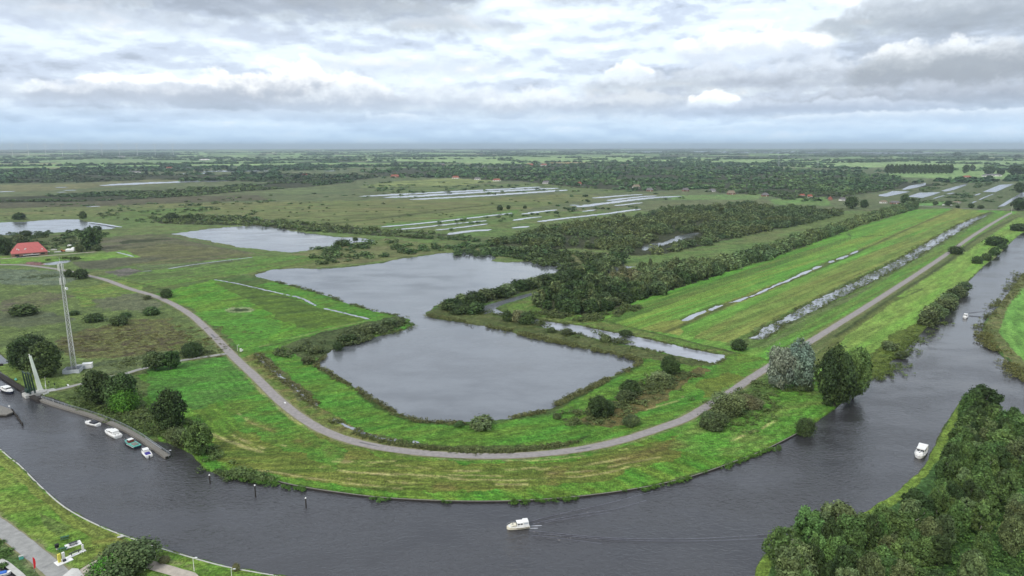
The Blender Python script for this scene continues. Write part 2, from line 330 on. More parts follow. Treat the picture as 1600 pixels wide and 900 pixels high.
# ---- land cover: polygon, colour A, colour B, grain along / across (m), direction, ragged edge (m), tussock height
D1 = ((1000,520),(1545,333)); DR = ((760,760),(900,756))
WOODF = ((44,52,32),(56,62,38))
COVER = [
 ([(-400,262),(2000,262),(2000,330),(-400,330)], (88,108,66),(104,112,74),90,30,None,30,.1),
 ([(-400,330),(2000,330),(2000,430),(-400,430)], (88,122,58),(102,116,66),40,14,None,10,.2),
 ([(-400,430),(2000,430),(2000,1500),(-400,1500)], (66,104,44),(88,104,54),18,8,None,3,.3),
 # moor, pale brown-green
 ([(-200,345),(-200,322),(160,318),(400,316),(640,312),(880,304),(960,306),(880,318),(780,333),(640,350),(560,354),(420,350),(200,338),(120,340)], (116,120,72),(96,118,62),130,14,((0,335),(700,330)),6,.15),
 ([(150,340),(200,330),(320,322),(330,330),(230,342)], (86,124,52),(92,110,56),60,20,None,8,.1),
 ([(-200,290),(100,288),(320,272),(400,276),(300,284),(200,290),(60,298),(-200,306)], (122,124,80),(104,110,72),120,40,None,15,.1),
 ([(-200,318),(400,304),(420,312),(150,322),(-200,330)], (86,88,62),(100,98,70),90,16,((0,335),(700,330)),8,.1),
 ([(600,285),(720,277),(800,281),(700,292),(560,293)], (134,146,84),(110,130,70),120,40,None,15,.1),
 ([(560,297),(700,290),(860,286),(1000,300),(900,304),(800,292),(640,302)], (88,112,60),(100,116,66),100,20,None,10,.1),
 ([(300,296),(480,292),(560,298),(450,303)], (104,124,76),(94,106,66),100,20,None,10,.1),
 # parcels between farm and lake 2
 ([(150,372),(200,367),(268,366),(400,395),(330,410),(170,395),(150,385)], (100,98,76),(94,104,66),60,7,((150,380),(330,368)),2,.1),
 ([(165,395),(260,380),(370,392),(400,400),(250,413),(205,412)], (98,98,70),(104,112,66),60,7,((200,410),(390,395)),2,.1),
 ([(185,377),(262,372),(266,374),(190,381)], (64,74,44),(56,66,40),20,6,None,1,.2),
 ([(150,432),(205,418),(400,400),(470,402),(470,412),(350,432),(250,445),(200,445)], (90,134,52),(88,108,58),30,8,((200,440),(450,405)),3,.2),
 ([(165,425),(200,418),(222,424),(190,432)], (112,108,98),(96,98,84),30,8,None,3,.1),
 ([(210,415),(390,405),(300,416),(225,421)], (92,118,66),(92,96,74),60,6,((200,420),(390,405)),2,.1),
 ([(0,400),(60,402),(140,398),(195,390),(220,402),(150,412),(120,404),(40,410),(0,413)], (98,150,52),(108,138,60),30,10,None,1,.1),
 ([(-100,386),(150,384),(160,376),(90,366),(-100,370)], (82,96,56),(92,104,60),30,12,None,4,.3),
 ([(110,410),(195,402),(260,402),(170,420),(130,420)], (84,88,68),(92,98,70),30,8,None,2,.2),
 ([(36,413),(44,409),(66,409),(64,415)], (138,104,92),(120,92,82),10,5,None,1,0),
 # land between the lakes
 ([(400,425),(455,397),(582,378),(600,372),(760,390),(712,392),(640,400),(540,415)], (96,116,60),(112,116,74),30,14,None,3,.3),
 ([(210,442),(330,430),(420,400),(456,398),(520,404),(470,415),(400,424),(300,440),(240,448)], (82,132,48),(94,112,54),30,8,((210,442),(456,398)),2,.2),
 # heath at left
 ([(-200,412),(140,433),(240,466),(298,496),(350,548),(220,574),(72,610),(0,584),(-200,500)], (100,124,62),(84,104,56),16,7,((0,470),(200,440)),2,.35),
 ([(-20,418),(110,424),(140,432),(90,446),(0,444)], (94,112,90),(104,118,84),25,4,((0,440),(120,425)),3,.3),
 ([(110,452),(200,436),(225,446),(215,470),(130,480)], (88,130,48),(112,128,60),14,6,None,4,.3),
 ([(150,468),(225,455),(262,478),(225,487),(160,482)], (94,102,74),(104,114,78),14,4,None,6,.3),
 ([(0,470),(60,455),(120,462),(60,480),(0,490)], (96,92,74),(100,114,66),14,4,None,3,.3),
 ([(-20,490),(70,486),(120,500),(40,512),(-20,508)], (84,96,70),(98,110,70),14,5,None,3,.3),
 ([(80,545),(110,520),(190,500),(262,498),(300,530),(262,552),(200,558),(130,560)], (82,76,52),(104,116,60),5,2.5,None,4,.45),
 ([(150,566),(262,548),(340,546),(350,552),(280,560),(170,586),(120,590)], (92,108,70),(104,122,66),12,5,None,3,.35),
 ([(-60,570),(0,560),(40,582),(120,596),(72,611),(30,600),(0,585),(-60,575)], (92,122,50),(104,132,58),8,4,None,1,.1),
 # bright meadow inside the bend, left
 ([(240,460),(335,436),(420,452),(500,478),(580,500),(500,520),(405,545),(378,548),(345,515),(300,482)], (66,136,30),(90,134,36),22,8,((300,520),(500,470)),2,.15),
 ([(330,440),(400,444),(500,478),(570,501),(480,515),(440,500),(390,470)], (84,118,34),(70,102,36),22,8,None,4,.2),
 ([(300,490),(360,480),(440,505),(420,530),(375,545),(345,515)], (66,138,36),(78,128,38),16,6,None,3,.15),
 ([(350,485),(360,480.5),(378,479),(392,481),(398,484),(390,487.5),(372,489),(356,488)], (142,156,112),(112,136,80),8,4,None,1,.2),
 ([(358,484.5),(368,482),(384,482),(390,484.5),(380,486.5),(366,486.5)], (60,80,40),(56,72,36),8,4,None,.6,.2),
 # ring between the round road and the lake
 ([(372,546),(480,518),(580,498),(500,482),(400,446),(430,438),(560,475),(650,498),(640,516),(560,540),(495,566),(500,580),(560,612),(600,640),(660,662),(780,662),(860,648),(940,602),(1004,566),(985,556),(1050,548),(1130,568),(1150,552),(1220,560),(1100,636),(980,684),(820,709),(700,709),(560,690),(460,642),(372,562)], (62,132,34),(84,124,38),18,6,None,1.5,.3),
 ([(372,562),(395,552),(440,590),(500,636),(560,672),(650,694),(760,704),(820,704),(760,712),(650,706),(520,678),(430,618)], (86,118,44),(112,112,62),10,4,None,1,.25),
 ([(400,556),(412,552),(500,630),(496,640),(470,628)], (98,98,68),(80,104,44),10,4,None,1.5,.4),
 ([(560,680),(650,697),(760,706),(900,700),(880,694),(700,697),(600,682)], (60,92,38),(84,100,52),10,4,None,1.5,.35),
 ([(440,540),(500,520),(620,494),(640,500),(600,518),(540,535),(500,560),(470,560)], (82,98,56),(62,82,42),9,5,None,2,.4),
 ([(900,660),(940,640),(1020,606),(1090,572),(1110,576),(1060,606),(1010,640),(960,668)], (112,104,56),(92,96,52),12,5,None,3,.2),
 ([(1090,600),(1140,580),(1170,590),(1100,625)], (98,120,40),(84,108,38),12,5,None,3,.2),
 ([(1140,552),(1200,552),(1235,556),(1180,585),(1120,575)], (72,132,36),(90,120,40),12,5,None,3,.2),
 # spits with reed and herbs
 ([(665,492),(700,468),(745,480),(770,495),(800,498),(860,516),(960,538),(1130,570),(1085,572),(1000,560),(900,540),(800,518)], (92,102,58),(72,90,44),12,5,None,1.5,.4),
 ([(700,465),(800,440),(960,408),(980,414),(880,440),(760,474)], (60,70,42),(76,86,50),12,5,None,2,.4),
 ([(800,497),(790,478),(870,450),(960,425),(1010,412),(1040,418),(940,470),(900,492),(940,498),(1060,530),(1150,545),(1130,556),(1000,530)], (84,124,46),(98,112,56),14,5,None,2,.3),
 # strip meadows at right
 ([(900,494),(1060,440),(1430,328),(1480,326),(1590,331),(1490,395),(1260,538),(1200,562),(1140,548),(1060,530)], (78,150,44),(98,140,52),160,7,D1,1.5,.1),
 ([(960,508),(1060,500),(1230,436),(1490,326),(1530,329),(1350,390),(1100,500),(1060,524)], (124,136,62),(112,142,58),120,7,D1,1.5,.1),
 ([(1060,512),(1240,440),(1400,370),(1345,402),(1180,475),(1080,528)], (84,152,46),(96,138,50),160,6,D1,1.5,.1),
 ([(1080,528),(1180,475),(1345,402),(1520,331),(1545,333),(1400,408),(1230,492),(1165,540)], (116,132,60),(100,134,54),130,6,D1,1.5,.15),
 ([(1130,540),(1230,488),(1400,404),(1548,330),(1556,334),(1430,410),(1320,475),(1200,545)], (94,108,66),(84,120,48),60,3,D1,1.5,.35),
 ([(1190,548),(1300,486),(1420,414),(1556,334),(1580,334),(1400,446),(1230,553)], (78,140,44),(98,124,54),80,3,D1,1,.15),
 ([(955,505),(1230,410),(1430,340),(1440,345),(1230,424),(1000,515)], (84,146,46),(118,142,54),160,3,D1,1.5,.1),
 ([(940,500),(1200,410),(1330,370),(1330,374),(1210,418),(960,506)], (98,120,52),(70,122,42),60,2,D1,1,.15),
 # dyke foot and river meadow right of the road
 ([(1235,560),(1400,454),(1580,336),(1600,336),(1470,424),(1310,520),(1250,580)], (104,116,66),(88,108,54),80,3,D1,1,.3),
 ([(1260,580),(1310,526),(1440,440),(1590,340),(1640,345),(1590,368),(1510,440),(1465,500),(1400,556),(1350,595),(1300,640)], (104,158,54),(116,150,62),60,6,D1,1.5,.1),
 ([(1355,592),(1350,560),(1400,520),(1445,500),(1460,508),(1400,562),(1385,586)], (92,112,40),(74,98,34),9,4,None,2,.4),
 ([(1262,572),(1300,532),(1400,462),(1408,465),(1320,528),(1280,575)], (92,104,52),(98,118,54),60,2,D1,1,.2),
 # meadow between the round road and the canal
 ([(360,558),(400,598),(460,652),(560,700),(700,718),(820,718),(980,692),(1100,645),(1200,580),(1290,600),(1310,640),(1200,704),(1000,765),(800,785),(600,780),(430,753),(320,735),(215,665),(195,590)], (62,132,30),(92,128,38),22,6,((400,640),(520,740)),1.5,.2),
 ([(330,690),(400,660),(470,668),(600,716),(760,726),(900,720),(1060,680),(1110,690),(1000,735),(860,762),(700,770),(560,762),(430,742),(350,728)], (104,118,46),(84,112,38),30,3,DR,3,.2),
 ([(330,600),(400,606),(470,668),(540,705),(520,735),(440,700),(360,660)], (66,134,36),(84,118,38),14,5,None,3,.2),
 ([(1060,650),(1140,630),(1200,600),(1290,612),(1300,640),(1200,698),(1120,720),(1050,700)], (70,136,36),(96,128,52),14,5,None,3,.35),
 ([(230,570),(350,556),(372,572),(400,610),(300,640),(220,610)], (64,136,38),(70,118,44),14,5,None,3,.3),
 ([(1100,640),(1150,610),(1200,575),(1230,590),(1190,640),(1120,670)], (84,116,48),(72,104,44),8,4,None,2,.4),
 ([(80,608),(200,585),(232,600),(225,660),(180,660),(100,628)], (90,112,56),(76,98,48),8,4,None,2,.4),
 ([(262,541),(290,536),(286,545),(262,548)], (110,96,66),(92,110,48),5,3,None,1,.1),
 # far bank, right
 ([(1602,420),(1545,495),(1538,520),(1590,575),(1700,640),(1900,600),(1900,400),(1700,370)], (112,116,70),(90,108,54),10,4,None,1.5,.35),
 ([(1615,430),(1575,478),(1560,520),(1600,565),(1700,620),(1900,560),(1900,400),(1720,385)], (92,152,60),(100,152,62),60,8,((1700,700),(1580,470)),1,.1),
 # wood peninsula, bottom right
 ([(1500,625),(1600,678),(1800,740),(1900,1300),(1150,1300),(1176,895),(1208,855),(1350,800),(1440,733)], (54,92,44),(70,108,54),6,3,None,1.5,.6),
 ([(1500,625),(1512,632),(1468,720),(1420,775),(1350,815),(1215,870),(1185,930),(1172,930),(1176,893),(1208,855),(1350,800),(1440,733)], (112,146,54),(98,132,46),10,4,None,.8,.15),
 # near bank, bottom left
 ([(-300,560),(-100,612),(0,702),(60,757),(150,820),(250,857),(400,894),(520,915),(600,985),(600,1300),(-300,1300)], (82,134,38),(104,130,50),14,5,None,1,.08),
 ([(-20,690),(20,722),(80,775),(130,812),(180,835),(160,850),(100,812),(40,758),(-20,715)], (112,134,52),(104,122,54),30,2,((0,700),(100,790)),1,.05),
 ([(-40,790),(0,835),(40,870),(70,905),(70,940),(-60,900)], (66,98,48),(90,118,62),4,2,None,.5,.5),
 ([(60,800),(85,812),(112,822),(95,836),(70,825)], (84,116,48),(96,122,56),5,2,None,1,.3),
 ([(140,845),(185,830),(200,850),(160,870)], (122,130,58),(98,124,46),6,3,None,1.5,.05),
]
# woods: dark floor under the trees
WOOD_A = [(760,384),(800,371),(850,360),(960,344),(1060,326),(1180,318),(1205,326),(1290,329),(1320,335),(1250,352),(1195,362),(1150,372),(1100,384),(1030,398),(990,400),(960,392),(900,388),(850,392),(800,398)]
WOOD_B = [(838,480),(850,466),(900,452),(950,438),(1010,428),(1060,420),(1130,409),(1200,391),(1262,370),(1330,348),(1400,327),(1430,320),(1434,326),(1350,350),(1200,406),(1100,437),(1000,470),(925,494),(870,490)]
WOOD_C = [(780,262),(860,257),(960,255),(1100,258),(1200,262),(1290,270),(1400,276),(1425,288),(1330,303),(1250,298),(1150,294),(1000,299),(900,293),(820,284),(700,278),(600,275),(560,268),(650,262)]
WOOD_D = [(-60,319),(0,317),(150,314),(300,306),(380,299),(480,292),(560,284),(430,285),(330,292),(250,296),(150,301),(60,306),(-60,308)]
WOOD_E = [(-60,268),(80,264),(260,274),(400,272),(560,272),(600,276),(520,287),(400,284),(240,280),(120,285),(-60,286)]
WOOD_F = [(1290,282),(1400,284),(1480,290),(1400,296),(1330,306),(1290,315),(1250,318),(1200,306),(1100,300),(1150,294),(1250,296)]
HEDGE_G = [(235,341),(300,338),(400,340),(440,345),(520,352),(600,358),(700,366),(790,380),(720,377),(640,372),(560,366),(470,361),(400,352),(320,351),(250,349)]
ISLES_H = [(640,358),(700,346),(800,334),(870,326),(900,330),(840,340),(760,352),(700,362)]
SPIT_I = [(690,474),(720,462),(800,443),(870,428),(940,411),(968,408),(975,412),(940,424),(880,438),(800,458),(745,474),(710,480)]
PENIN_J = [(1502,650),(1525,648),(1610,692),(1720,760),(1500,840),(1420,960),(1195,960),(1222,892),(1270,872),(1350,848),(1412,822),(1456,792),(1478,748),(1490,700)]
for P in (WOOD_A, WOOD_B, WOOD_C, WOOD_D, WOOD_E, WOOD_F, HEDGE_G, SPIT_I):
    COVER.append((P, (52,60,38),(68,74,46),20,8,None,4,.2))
COVER += [([(560,243),(800,243),(1100,246),(1200,249),(1400,252),(1600,251),(1600,260),(1400,262),(1200,259),(960,254),(780,256),(560,250)], (142,176,104),(124,158,96),260,60,None,40,.1), ([(0,244),(400,243),(560,248),(400,256),(0,253)], (112,148,92),(130,158,100),300,60,None,40,.1),
  ([(1380,262),(1640,262),(1640,281),(1500,281),(1390,276)], (114,156,84),(128,160,94),160,40,None,20,.1), ([(820,253),(960,253),(1000,256),(980,258),(900,256)], (176,150,96),(150,160,100),100,40,None,20,.1),
  ([(860,392),(960,395),(960,410),(900,420),(870,408)], (112,118,74),(90,98,58),20,8,None,3,.3), ([(1060,412),(1170,396),(1240,372),(1230,382),(1100,408)], (110,120,74),(92,108,60),20,6,None,3,.3),
          ([(1410,300),(1560,285),(1640,300),(1560,328),(1430,322),(1370,312)], (84,104,62),(96,108,70),60,9,((1430,322),(1560,285)),5,.3),
          ([(1290,372),(1230,345),(1300,335),(1345,336),(1300,350)], (104,128,64),(90,112,58),30,8,None,3,.2), ([(1040,306),(1210,303),(1180,312),(1050,312)], (96,140,72),(110,134,76),50,20,None,8,.1),
          ([(1200,312),(1290,308),(1300,322),(1210,320)], (94,140,66),(104,130,70),40,14,None,5,.1), ([(1430,317),(1480,315),(1470,321),(1436,322)], (96,158,72),(100,140,70),40,14,None,2,.1),
          ([(600,350),(700,341),(810,328),(810,332),(700,347),(620,356)], (84,136,52),(88,116,54),60,6,((600,350),(800,330)),2,.2), ([(600,360),(700,368),(820,372),(760,384),(700,378)], (78,104,54),(98,108,66),30,8,None,3,.2)]

FENCLEAR = [(990,397),(1010,401),(1060,389),(1100,373),(1100,361),(1050,367),(1005,381)]
def build_ground():
    az = np.concatenate([np.arange(-180,-45,3.),np.arange(-45,-39.5,.5),np.arange(-39.5,39.5,.065),np.arange(39.5,45,.5),np.arange(45,180,3.)])
    dep = np.concatenate([np.arange(42,6,-.06),np.arange(6,.22,-.042),[.2]])
    r = np.concatenate([[2,60,100],CAMH/np.tan(np.radians(dep))])
    A, R_ = np.meshgrid(np.radians(az), r); Xg = R_*np.sin(A); Yg = R_*np.cos(A)
    sh = Xg.shape; x = Xg.ravel(); y = Yg.ravel(); rr = R_.ravel(); n = len(x)
    front = (np.abs(A.ravel()) < rad(45)) & (rr < 9000)
    def idx_in(poly, pad):
        lo = poly.min(0)-pad; hi = poly.max(0)+pad
        return np.nonzero(front & (x > lo[0]) & (x < hi[0]) & (y > lo[1]) & (y < hi[1]))[0]
    col = np.zeros((n, 3)); rough = np.full(n, .1)
    # far country: strips of pasture, arable and dark wood, 2 km and beyond
    ca, sa = math.cos(.35), math.sin(.35)
    u = (x*ca+y*sa); v = (-x*sa+y*ca)
    wv = fbm(x/1500, y/1500, 3, 3)*900
    cu = np.floor((u+wv)/420).astype(int); cv = np.floor((v+wv*.6)/230).astype(int)
    h = _perm[cu % 512, cv % 512]
    GR_ = 1.0
    pal = np.array([lin(c) for c in [(128,170,96),(110,156,84),(142,178,106),(100,128,74),(146,150,104),(112,152,84),(86,104,66),(126,162,94)]])
    col[:] = pal[(h*7.999).astype(int)]
    big = fbm(x/2600, y/1100, 9, 4)
    dark = (big > .64); col[dark] = lin((62,76,50))
    # cover polygons
    nx = fbm(x/9, y/9, 21, 4)-.5; ny = fbm(x/9+55, y/9+31, 22, 4)-.5
    for (P, ca_, cb_, gl, gc, dr, jag, tus) in COVER:
        W = GP(P); ii = idx_in(W, jag*2+2)
        if len(ii) == 0: continue
        xi, yi = x[ii], y[ii]
        m = inside(W, xi+nx[ii]*jag*3, yi+ny[ii]*jag*3); ii = ii[m]; xi, yi = x[ii], y[ii]
        if dr: p, q = G(*dr[0]), G(*dr[1]); t = math.atan2(q[1]-p[1], q[0]-p[0])
        else: t = .4
        a = (xi*math.cos(t)+yi*math.sin(t)); b = (-xi*math.sin(t)+yi*math.cos(t))
        f = fbm(a/gl, b/gc, int(abs(P[0][0])) % 50, 5); f = np.clip((f-.5)*2.6+.5, 0, 1)
        f2 = fbm(a/gl*4.3, b/gc*3.7, 77, 3); k = .74+.5*np.clip((f2-.5)*2.4+.5, 0, 1)
        col[ii] = (np.array(lin(ca_))*(1-f)[:, None]+np.array(lin(cb_))*f[:, None])*k[:, None]
        rough[ii] = tus
    # hay swaths left by the mower
    def swath(pts, wid, amt, c, brk=.5, seed=0):
        W = spline(GP(pts), 5); ii = idx_in(W, wid*3); d = dist_line(W, x[ii]+nx[ii]*2, y[ii]+ny[ii]*2, False)
        f = np.clip(1-d/wid, 0, 1)*np.clip((fbm(x[ii]/8, y[ii]/8, 5+seed, 3)-brk)*7, 0, 1)*amt
        col[ii] = col[ii]*(1-f)[:, None]+np.array(lin(c))*f[:, None]
    HAY = (196,186,124)
    for i, (pts, w_) in enumerate([([(545,748),(580,752),(660,755),(720,758),(820,757)],1.6),([(620,727),(700,735),(780,736),(850,730)],1.5),([(560,738),(640,745),(760,751),(900,745),(1000,728)],1.2),
        ([(520,722),(580,722),(615,721)],1.5),([(640,705),(760,720),(880,716),(980,702)],1.0),([(700,742),(800,744),(920,735),(1030,714)],1.1),([(330,678),(360,690),(395,702),(425,712)],2.0),
        ([(356,634),(372,646),(392,660),(420,672)],1.5),([(405,735),(430,738),(520,752),(640,765)],1.4),([(385,590),(410,612),(440,640),(470,662)],2.2),([(350,672),(380,688),(410,700)],1.6),
        ([(440,695),(480,706),(540,720),(600,732)],1.1),([(840,735),(920,726),(980,716)],1.4),([(1010,640),(1050,628),(1068,620)],1.4),([(500,730),(560,738),(640,742),(720,748)],1.3),([(1140,690),(1190,670),(1230,650)],1.2)]):
        swath(pts, w_*.85, .50, HAY, .38, i)
    for i, (pts, w_) in enumerate([([(380,655),(470,690),(560,722)],5),([(860,742),(960,722),(1050,695)],7),([(600,752),(740,764),(860,757)],4)]): swath(pts, w_, .6, (112,98,56), .42, 30+i)
    for i, (pts, w_) in enumerate([([(578,501),(540,508),(490,520),(440,533),(408,541)],1.6),([(820,480),(880,460),(930,440)],2)]): swath(pts, w_, .6, (150,150,96), .3, 50+i)
    # dark ditch and field lines
    for i, (pts, w_) in enumerate([([(408,543),(450,533),(520,517),(576,503)],1.2),([(1040,520),(1150,472),(1300,412),(1420,358),(1490,328)],2.2),([(1305,527),(1400,462),(1480,410),(1530,370),(1590,340)],1.6),
        ([(935,500),(1060,530),(1140,550)],1.5),([(200,375),(300,365)],2),([(205,388),(266,378)],2),([(230,412),(360,397)],2),([(1380,368),(1335,370),(1325,366)],3),([(480,352),(560,345),(720,325),(800,318)],6),
        ([(300,343),(420,350)],5),([(0,325),(200,318),(400,312)],7),([(655,702),(760,709),(820,705),(880,696),(920,680)],1.0),([(270,460),(240,448),(200,440)],1.5),([(1420,456),(1440,452),(1400,470)],1.0),
        ([(350,470),(420,463),(470,468)],2.0),([(400,425),(540,417),(700,397)],3.0),([(800,655),(870,636),(940,601),(1000,571)],1.3),([(560,614),(612,648),(680,663),(760,663)],1.6),([(500,345),(650,335),(820,320)],4)]):
        swath(pts, w_*1.5, .85, (52,66,34), .12, 60+i)
    # mown lines on the near lawn
    for i, (pts, w_, c_) in enumerate([([(400,326),(480,320),(580,312),(640,309)],7,(92,136,58)),([(0,336),(120,333),(260,326),(400,318)],6,(58,70,40)),([(420,344),(520,338),(680,328),(800,316),(900,308)],5,(60,72,40)),([(230,352),(300,350),(420,349),(560,362),(690,374),(760,384)],4,(92,128,62)),
        ([(400,398),(460,400),(540,390),(600,378)],4,(74,104,52)),([(262,368),(320,380),(400,394),(460,400)],4,(84,128,54)),([(160,378),(230,374),(268,372)],2.5,(58,66,40)),([(170,392),(250,384),(330,380)],2.5,(62,70,42)),([(215,413),(300,404),(400,398)],3,(76,110,48)),
        ([(200,432),(300,424),(400,414),(470,406)],3,(64,88,42)),([(240,450),(330,434),(400,424),(460,412)],3,(100,142,50)),([(900,311),(800,321),(700,332),(560,347),(440,355)],6,(96,118,60)),([(0,330),(160,322),(400,311),(640,300)],8,(74,92,52)),([(560,357),(640,348),(760,334)],5,(100,150,64)),
        ([(0,344),(120,339),(240,338)],4,(66,80,44)),([(640,322),(760,312),(860,305)],6,(116,112,74)),([(480,334),(640,322),(800,308)],7,(116,112,76)),([(200,345),(330,334),(500,326)],6,(80,116,56)),([(60,436),(110,430),(160,440)],3,(70,90,48)),([(20,462),(80,452),(140,462),(200,456)],3,(68,90,48)),
        ([(10,520),(60,512),(120,520)],3,(70,86,48)),([(266,474),(300,496),(345,540)],2.2,(120,128,80))]): swath(pts, w_, .8, c_, .2, 100+i)
    # tractor lines: round the bend, and along the strips
    rd = spline(GP(MAINROAD[9:38]), 5); RB = GP([(372,566),(430,625),(520,685),(600,704),(760,716),(900,707),(1060,664),(1140,620),(1240,600),(1310,638),(1200,704),(1000,765),(800,785),(600,780),(430,753),(330,735),(300,620)])
    ii = idx_in(RB, 1); ii = ii[inside(RB, x[ii], y[ii])]; d = dist_line(rd, x[ii], y[ii], False)
    col[ii] *= (1+.13*np.sin(d*2*math.pi/3.4+2*fbm(x[ii]/30, y[ii]/30, 3, 2))*np.clip((fbm(x[ii]/25, y[ii]/25, 13, 2)-.35)*4, 0, 1))[:, None]
    RB = GP([(900,494),(1060,440),(1430,328),(1590,331),(1490,395),(1240,560),(1060,530)]); ii = idx_in(RB, 1); ii = ii[inside(RB, x[ii], y[ii])]
    p, q = G(*D1[0]), G(*D1[1]); t = math.atan2(q[1]-p[1], q[0]-p[0]); v_ = -x[ii]*math.sin(t)+y[ii]*math.cos(t)
    col[ii] *= (1+.07*np.sin(v_*2*math.pi/7)+.05*np.sin(v_*2*math.pi/17.3))[:, None]
    RB = GP([(-20,690),(100,792),(250,858),(240,875),(180,860),(120,890),(40,830),(-20,790)]); ii = idx_in(RB, 1); ii = ii[inside(RB, x[ii], y[ii])]
    d = dist_line(GP([(-100,610),(0,702),(60,757),(150,820),(250,857)]), x[ii], y[ii], False); col[ii] *= (1+.10*np.sin(d*2*math.pi/2.6))[:, None]
    # heights
    hgt = .05+rough*(fbm(x/2.6, y/2.6, 41, 3)-.35)*2.2*np.clip(1.6-rr/700, 0, 1)
    roads = [spline(GP(p), 4) for p in (MAINROAD, SIDEROAD, CROSSROAD, NEARROAD, GRAVEL, FARMLANE)]
    for rd in roads:
        ii = idx_in(rd, 14); d = dist_line(rd, x[ii], y[ii], False)
        k = np.clip((d-4.5)/3, 0, 1); hgt[ii] = hgt[ii]*k+.0*(1-k)
        f = np.clip(1-np.abs(d-3.4)/1.6, 0, 1)*.55*np.clip((fbm(x[ii]/3, y[ii]/3, 91, 3)-.3)*3, 0, 1)
        col[ii] = col[ii]*(1-f)[:, None]+np.array(lin((134,132,96)))*f[:, None]
    # water basins
    for (P, slope, wag, grain, dr) in BODIES:
        W = GP(P, WL); ii = idx_in(W, 14+wag*2)
        xi, yi = x[ii], y[ii]; d = dist_line(W, xi, yi); s = np.where(inside(W, xi, yi), -d, d)
        if dr: p, q = G(*dr[0]), G(*dr[1]); t = math.atan2(q[1]-p[1], q[0]-p[0]); a = (xi*math.cos(t)+yi*math.sin(t))/grain/2.2; b = (-xi*math.sin(t)+yi*math.cos(t))/grain*1.3
        else: a, b = xi/grain, yi/grain
        s = s+(fbm(a, b, 8, 4)-.5)*4*wag
        if P is BRAID1: s = s-1.3
        hb = WL+slope*s
        bank = (hb < .02) & (s < 3)
        hgt[ii] = np.where(s < 3, np.minimum(hgt[ii], np.clip(hb, -2.2, None)), hgt[ii])
        mud = np.clip(1-(hb+.5)/.55, 0, 1)*(hb < .1)
        col[ii] = col[ii]*(1-.6*mud)[:, None]+np.array(lin((58,58,36)))*(.6*mud)[:, None]
    V = np.stack([x, y, hgt], 1)
    nr, na = sh; i0 = np.arange(nr-1)[:, None]*na; j = np.arange(na-1)[None, :]
    F = np.stack([i0+j, i0+na+j, i0+na+j+1, i0+j+1], -1).reshape(-1, 4)[:, ::-1]
    cen = np.array([(i0[0, 0]+na-1, 0, 0, 0)])
    wrap = np.stack([np.arange(nr-1)*na+na-1, (np.arange(nr-1)+1)*na+na-1, (np.arange(nr-1)+1)*na, np.arange(nr-1)*na], 1)[:, ::-1]
    F = np.concatenate([F, wrap])
    m, b = new_mat('meadow_and_marsh', .95, .15)
    at = m.node_tree.nodes.new('ShaderNodeAttribute'); at.attribute_name = 'tint'
    P_ = geo('Position'); n1 = noise(P_, .35, 5, .62); n2 = noise(P_, .055, 3, .55); n3 = noise(vmul(P_, (1.0, .6, 1)), 1.7, 3, .6)
    n4 = noise(vmul(P_, (.5, 1.4, 1)), .8, 4, .7)
    k = smooth(n1, .28, .72, .74, 1.24)*smooth(n2, .3, .7, .90, 1.1)*smooth(n3, .32, .68, .62, 1.36)*smooth(n4, .32, .68, .74, 1.24)
    hs = m.node_tree.nodes.new('ShaderNodeHueSaturation'); hs.inputs['Saturation'].default_value = .94; put(hs.inputs['Color'], X(at.outputs['Color'])); hs.inputs['Hue'].default_value = .484
    vm = m.node_tree.nodes.new('ShaderNodeVectorMath'); vm.operation = 'SCALE'; put(vm.inputs[0], X(hs.outputs[0])); put(vm.inputs[3], k*GK)
    hue = mixc(smooth(noise(P_, .13, 4, .6), .45, .7, 0, .3), X(vm.outputs[0]), vmul(X(vm.outputs[0]), (1.14, 1.0, 1.0)))
    put(b.inputs['Base Color'], hue)
    bp = m.node_tree.nodes.new('ShaderNodeBump'); bp.inputs['Strength'].default_value = .6; bp.inputs['Distance'].default_value = .5
    put(bp.inputs['Height'], n1*.6+n3*.4); m.node_tree.links.new(bp.outputs[0], b.inputs['Normal'])
    me = np_mesh('ground', V, F, [m], True, col)
    o = put_obj('ground', me); tag(o, kind='structure'); return o
GK = .86
build_ground()

# ------------------------------------------------------------------ water
def water_mat(name, amp=1.0, body=(.036,.035,.037), scale=1.0, rough=.05, ior=1.58):
    m, b = new_mat(name, rough, .5); b.inputs['IOR'].default_value = ior
    P_ = geo('Position')
    a = noise(vmul(P_, (.50*scale, .78*scale, 1)), 1.0, 3, .5, .6); c = noise(vmul(P_, (1.5*scale, 2.3*scale, 1)), 1.0, 2, .5, .4)
    gust = smooth(noise(vmul(P_, (1, 1.8, 1)), .022, 4, .6), .35, .68)
    bp = m.node_tree.nodes.new('ShaderNodeBump'); bp.inputs['Distance'].default_value = .95*amp
    ln = m.node_tree.nodes.new('ShaderNodeVectorMath'); ln.operation = 'LENGTH'; put(ln.inputs[0], P_); far = smooth(X(ln.outputs['Value']), 200, 560, 1.0, .22)
    put(bp.inputs['Height'], a*.7+c*.25); put(bp.inputs['Strength'], (gust*.8+.28)*far); m.node_tree.links.new(bp.outputs[0], b.inputs['Normal'])
    put(b.inputs['Base Color'], mixc(gust, body, tuple(v*1.5 for v in body)))
    put(b.inputs['Roughness'], gust*.12+rough)
    return m
M_CANAL = water_mat('canal_water'); M_LAKE = water_mat('lake_water', .30, (.105,.112,.118), 1.2, .08, 1.95); M_DITCH = water_mat('ditch_water', .04, (.22,.23,.25), 1.0, .08, 1.9)
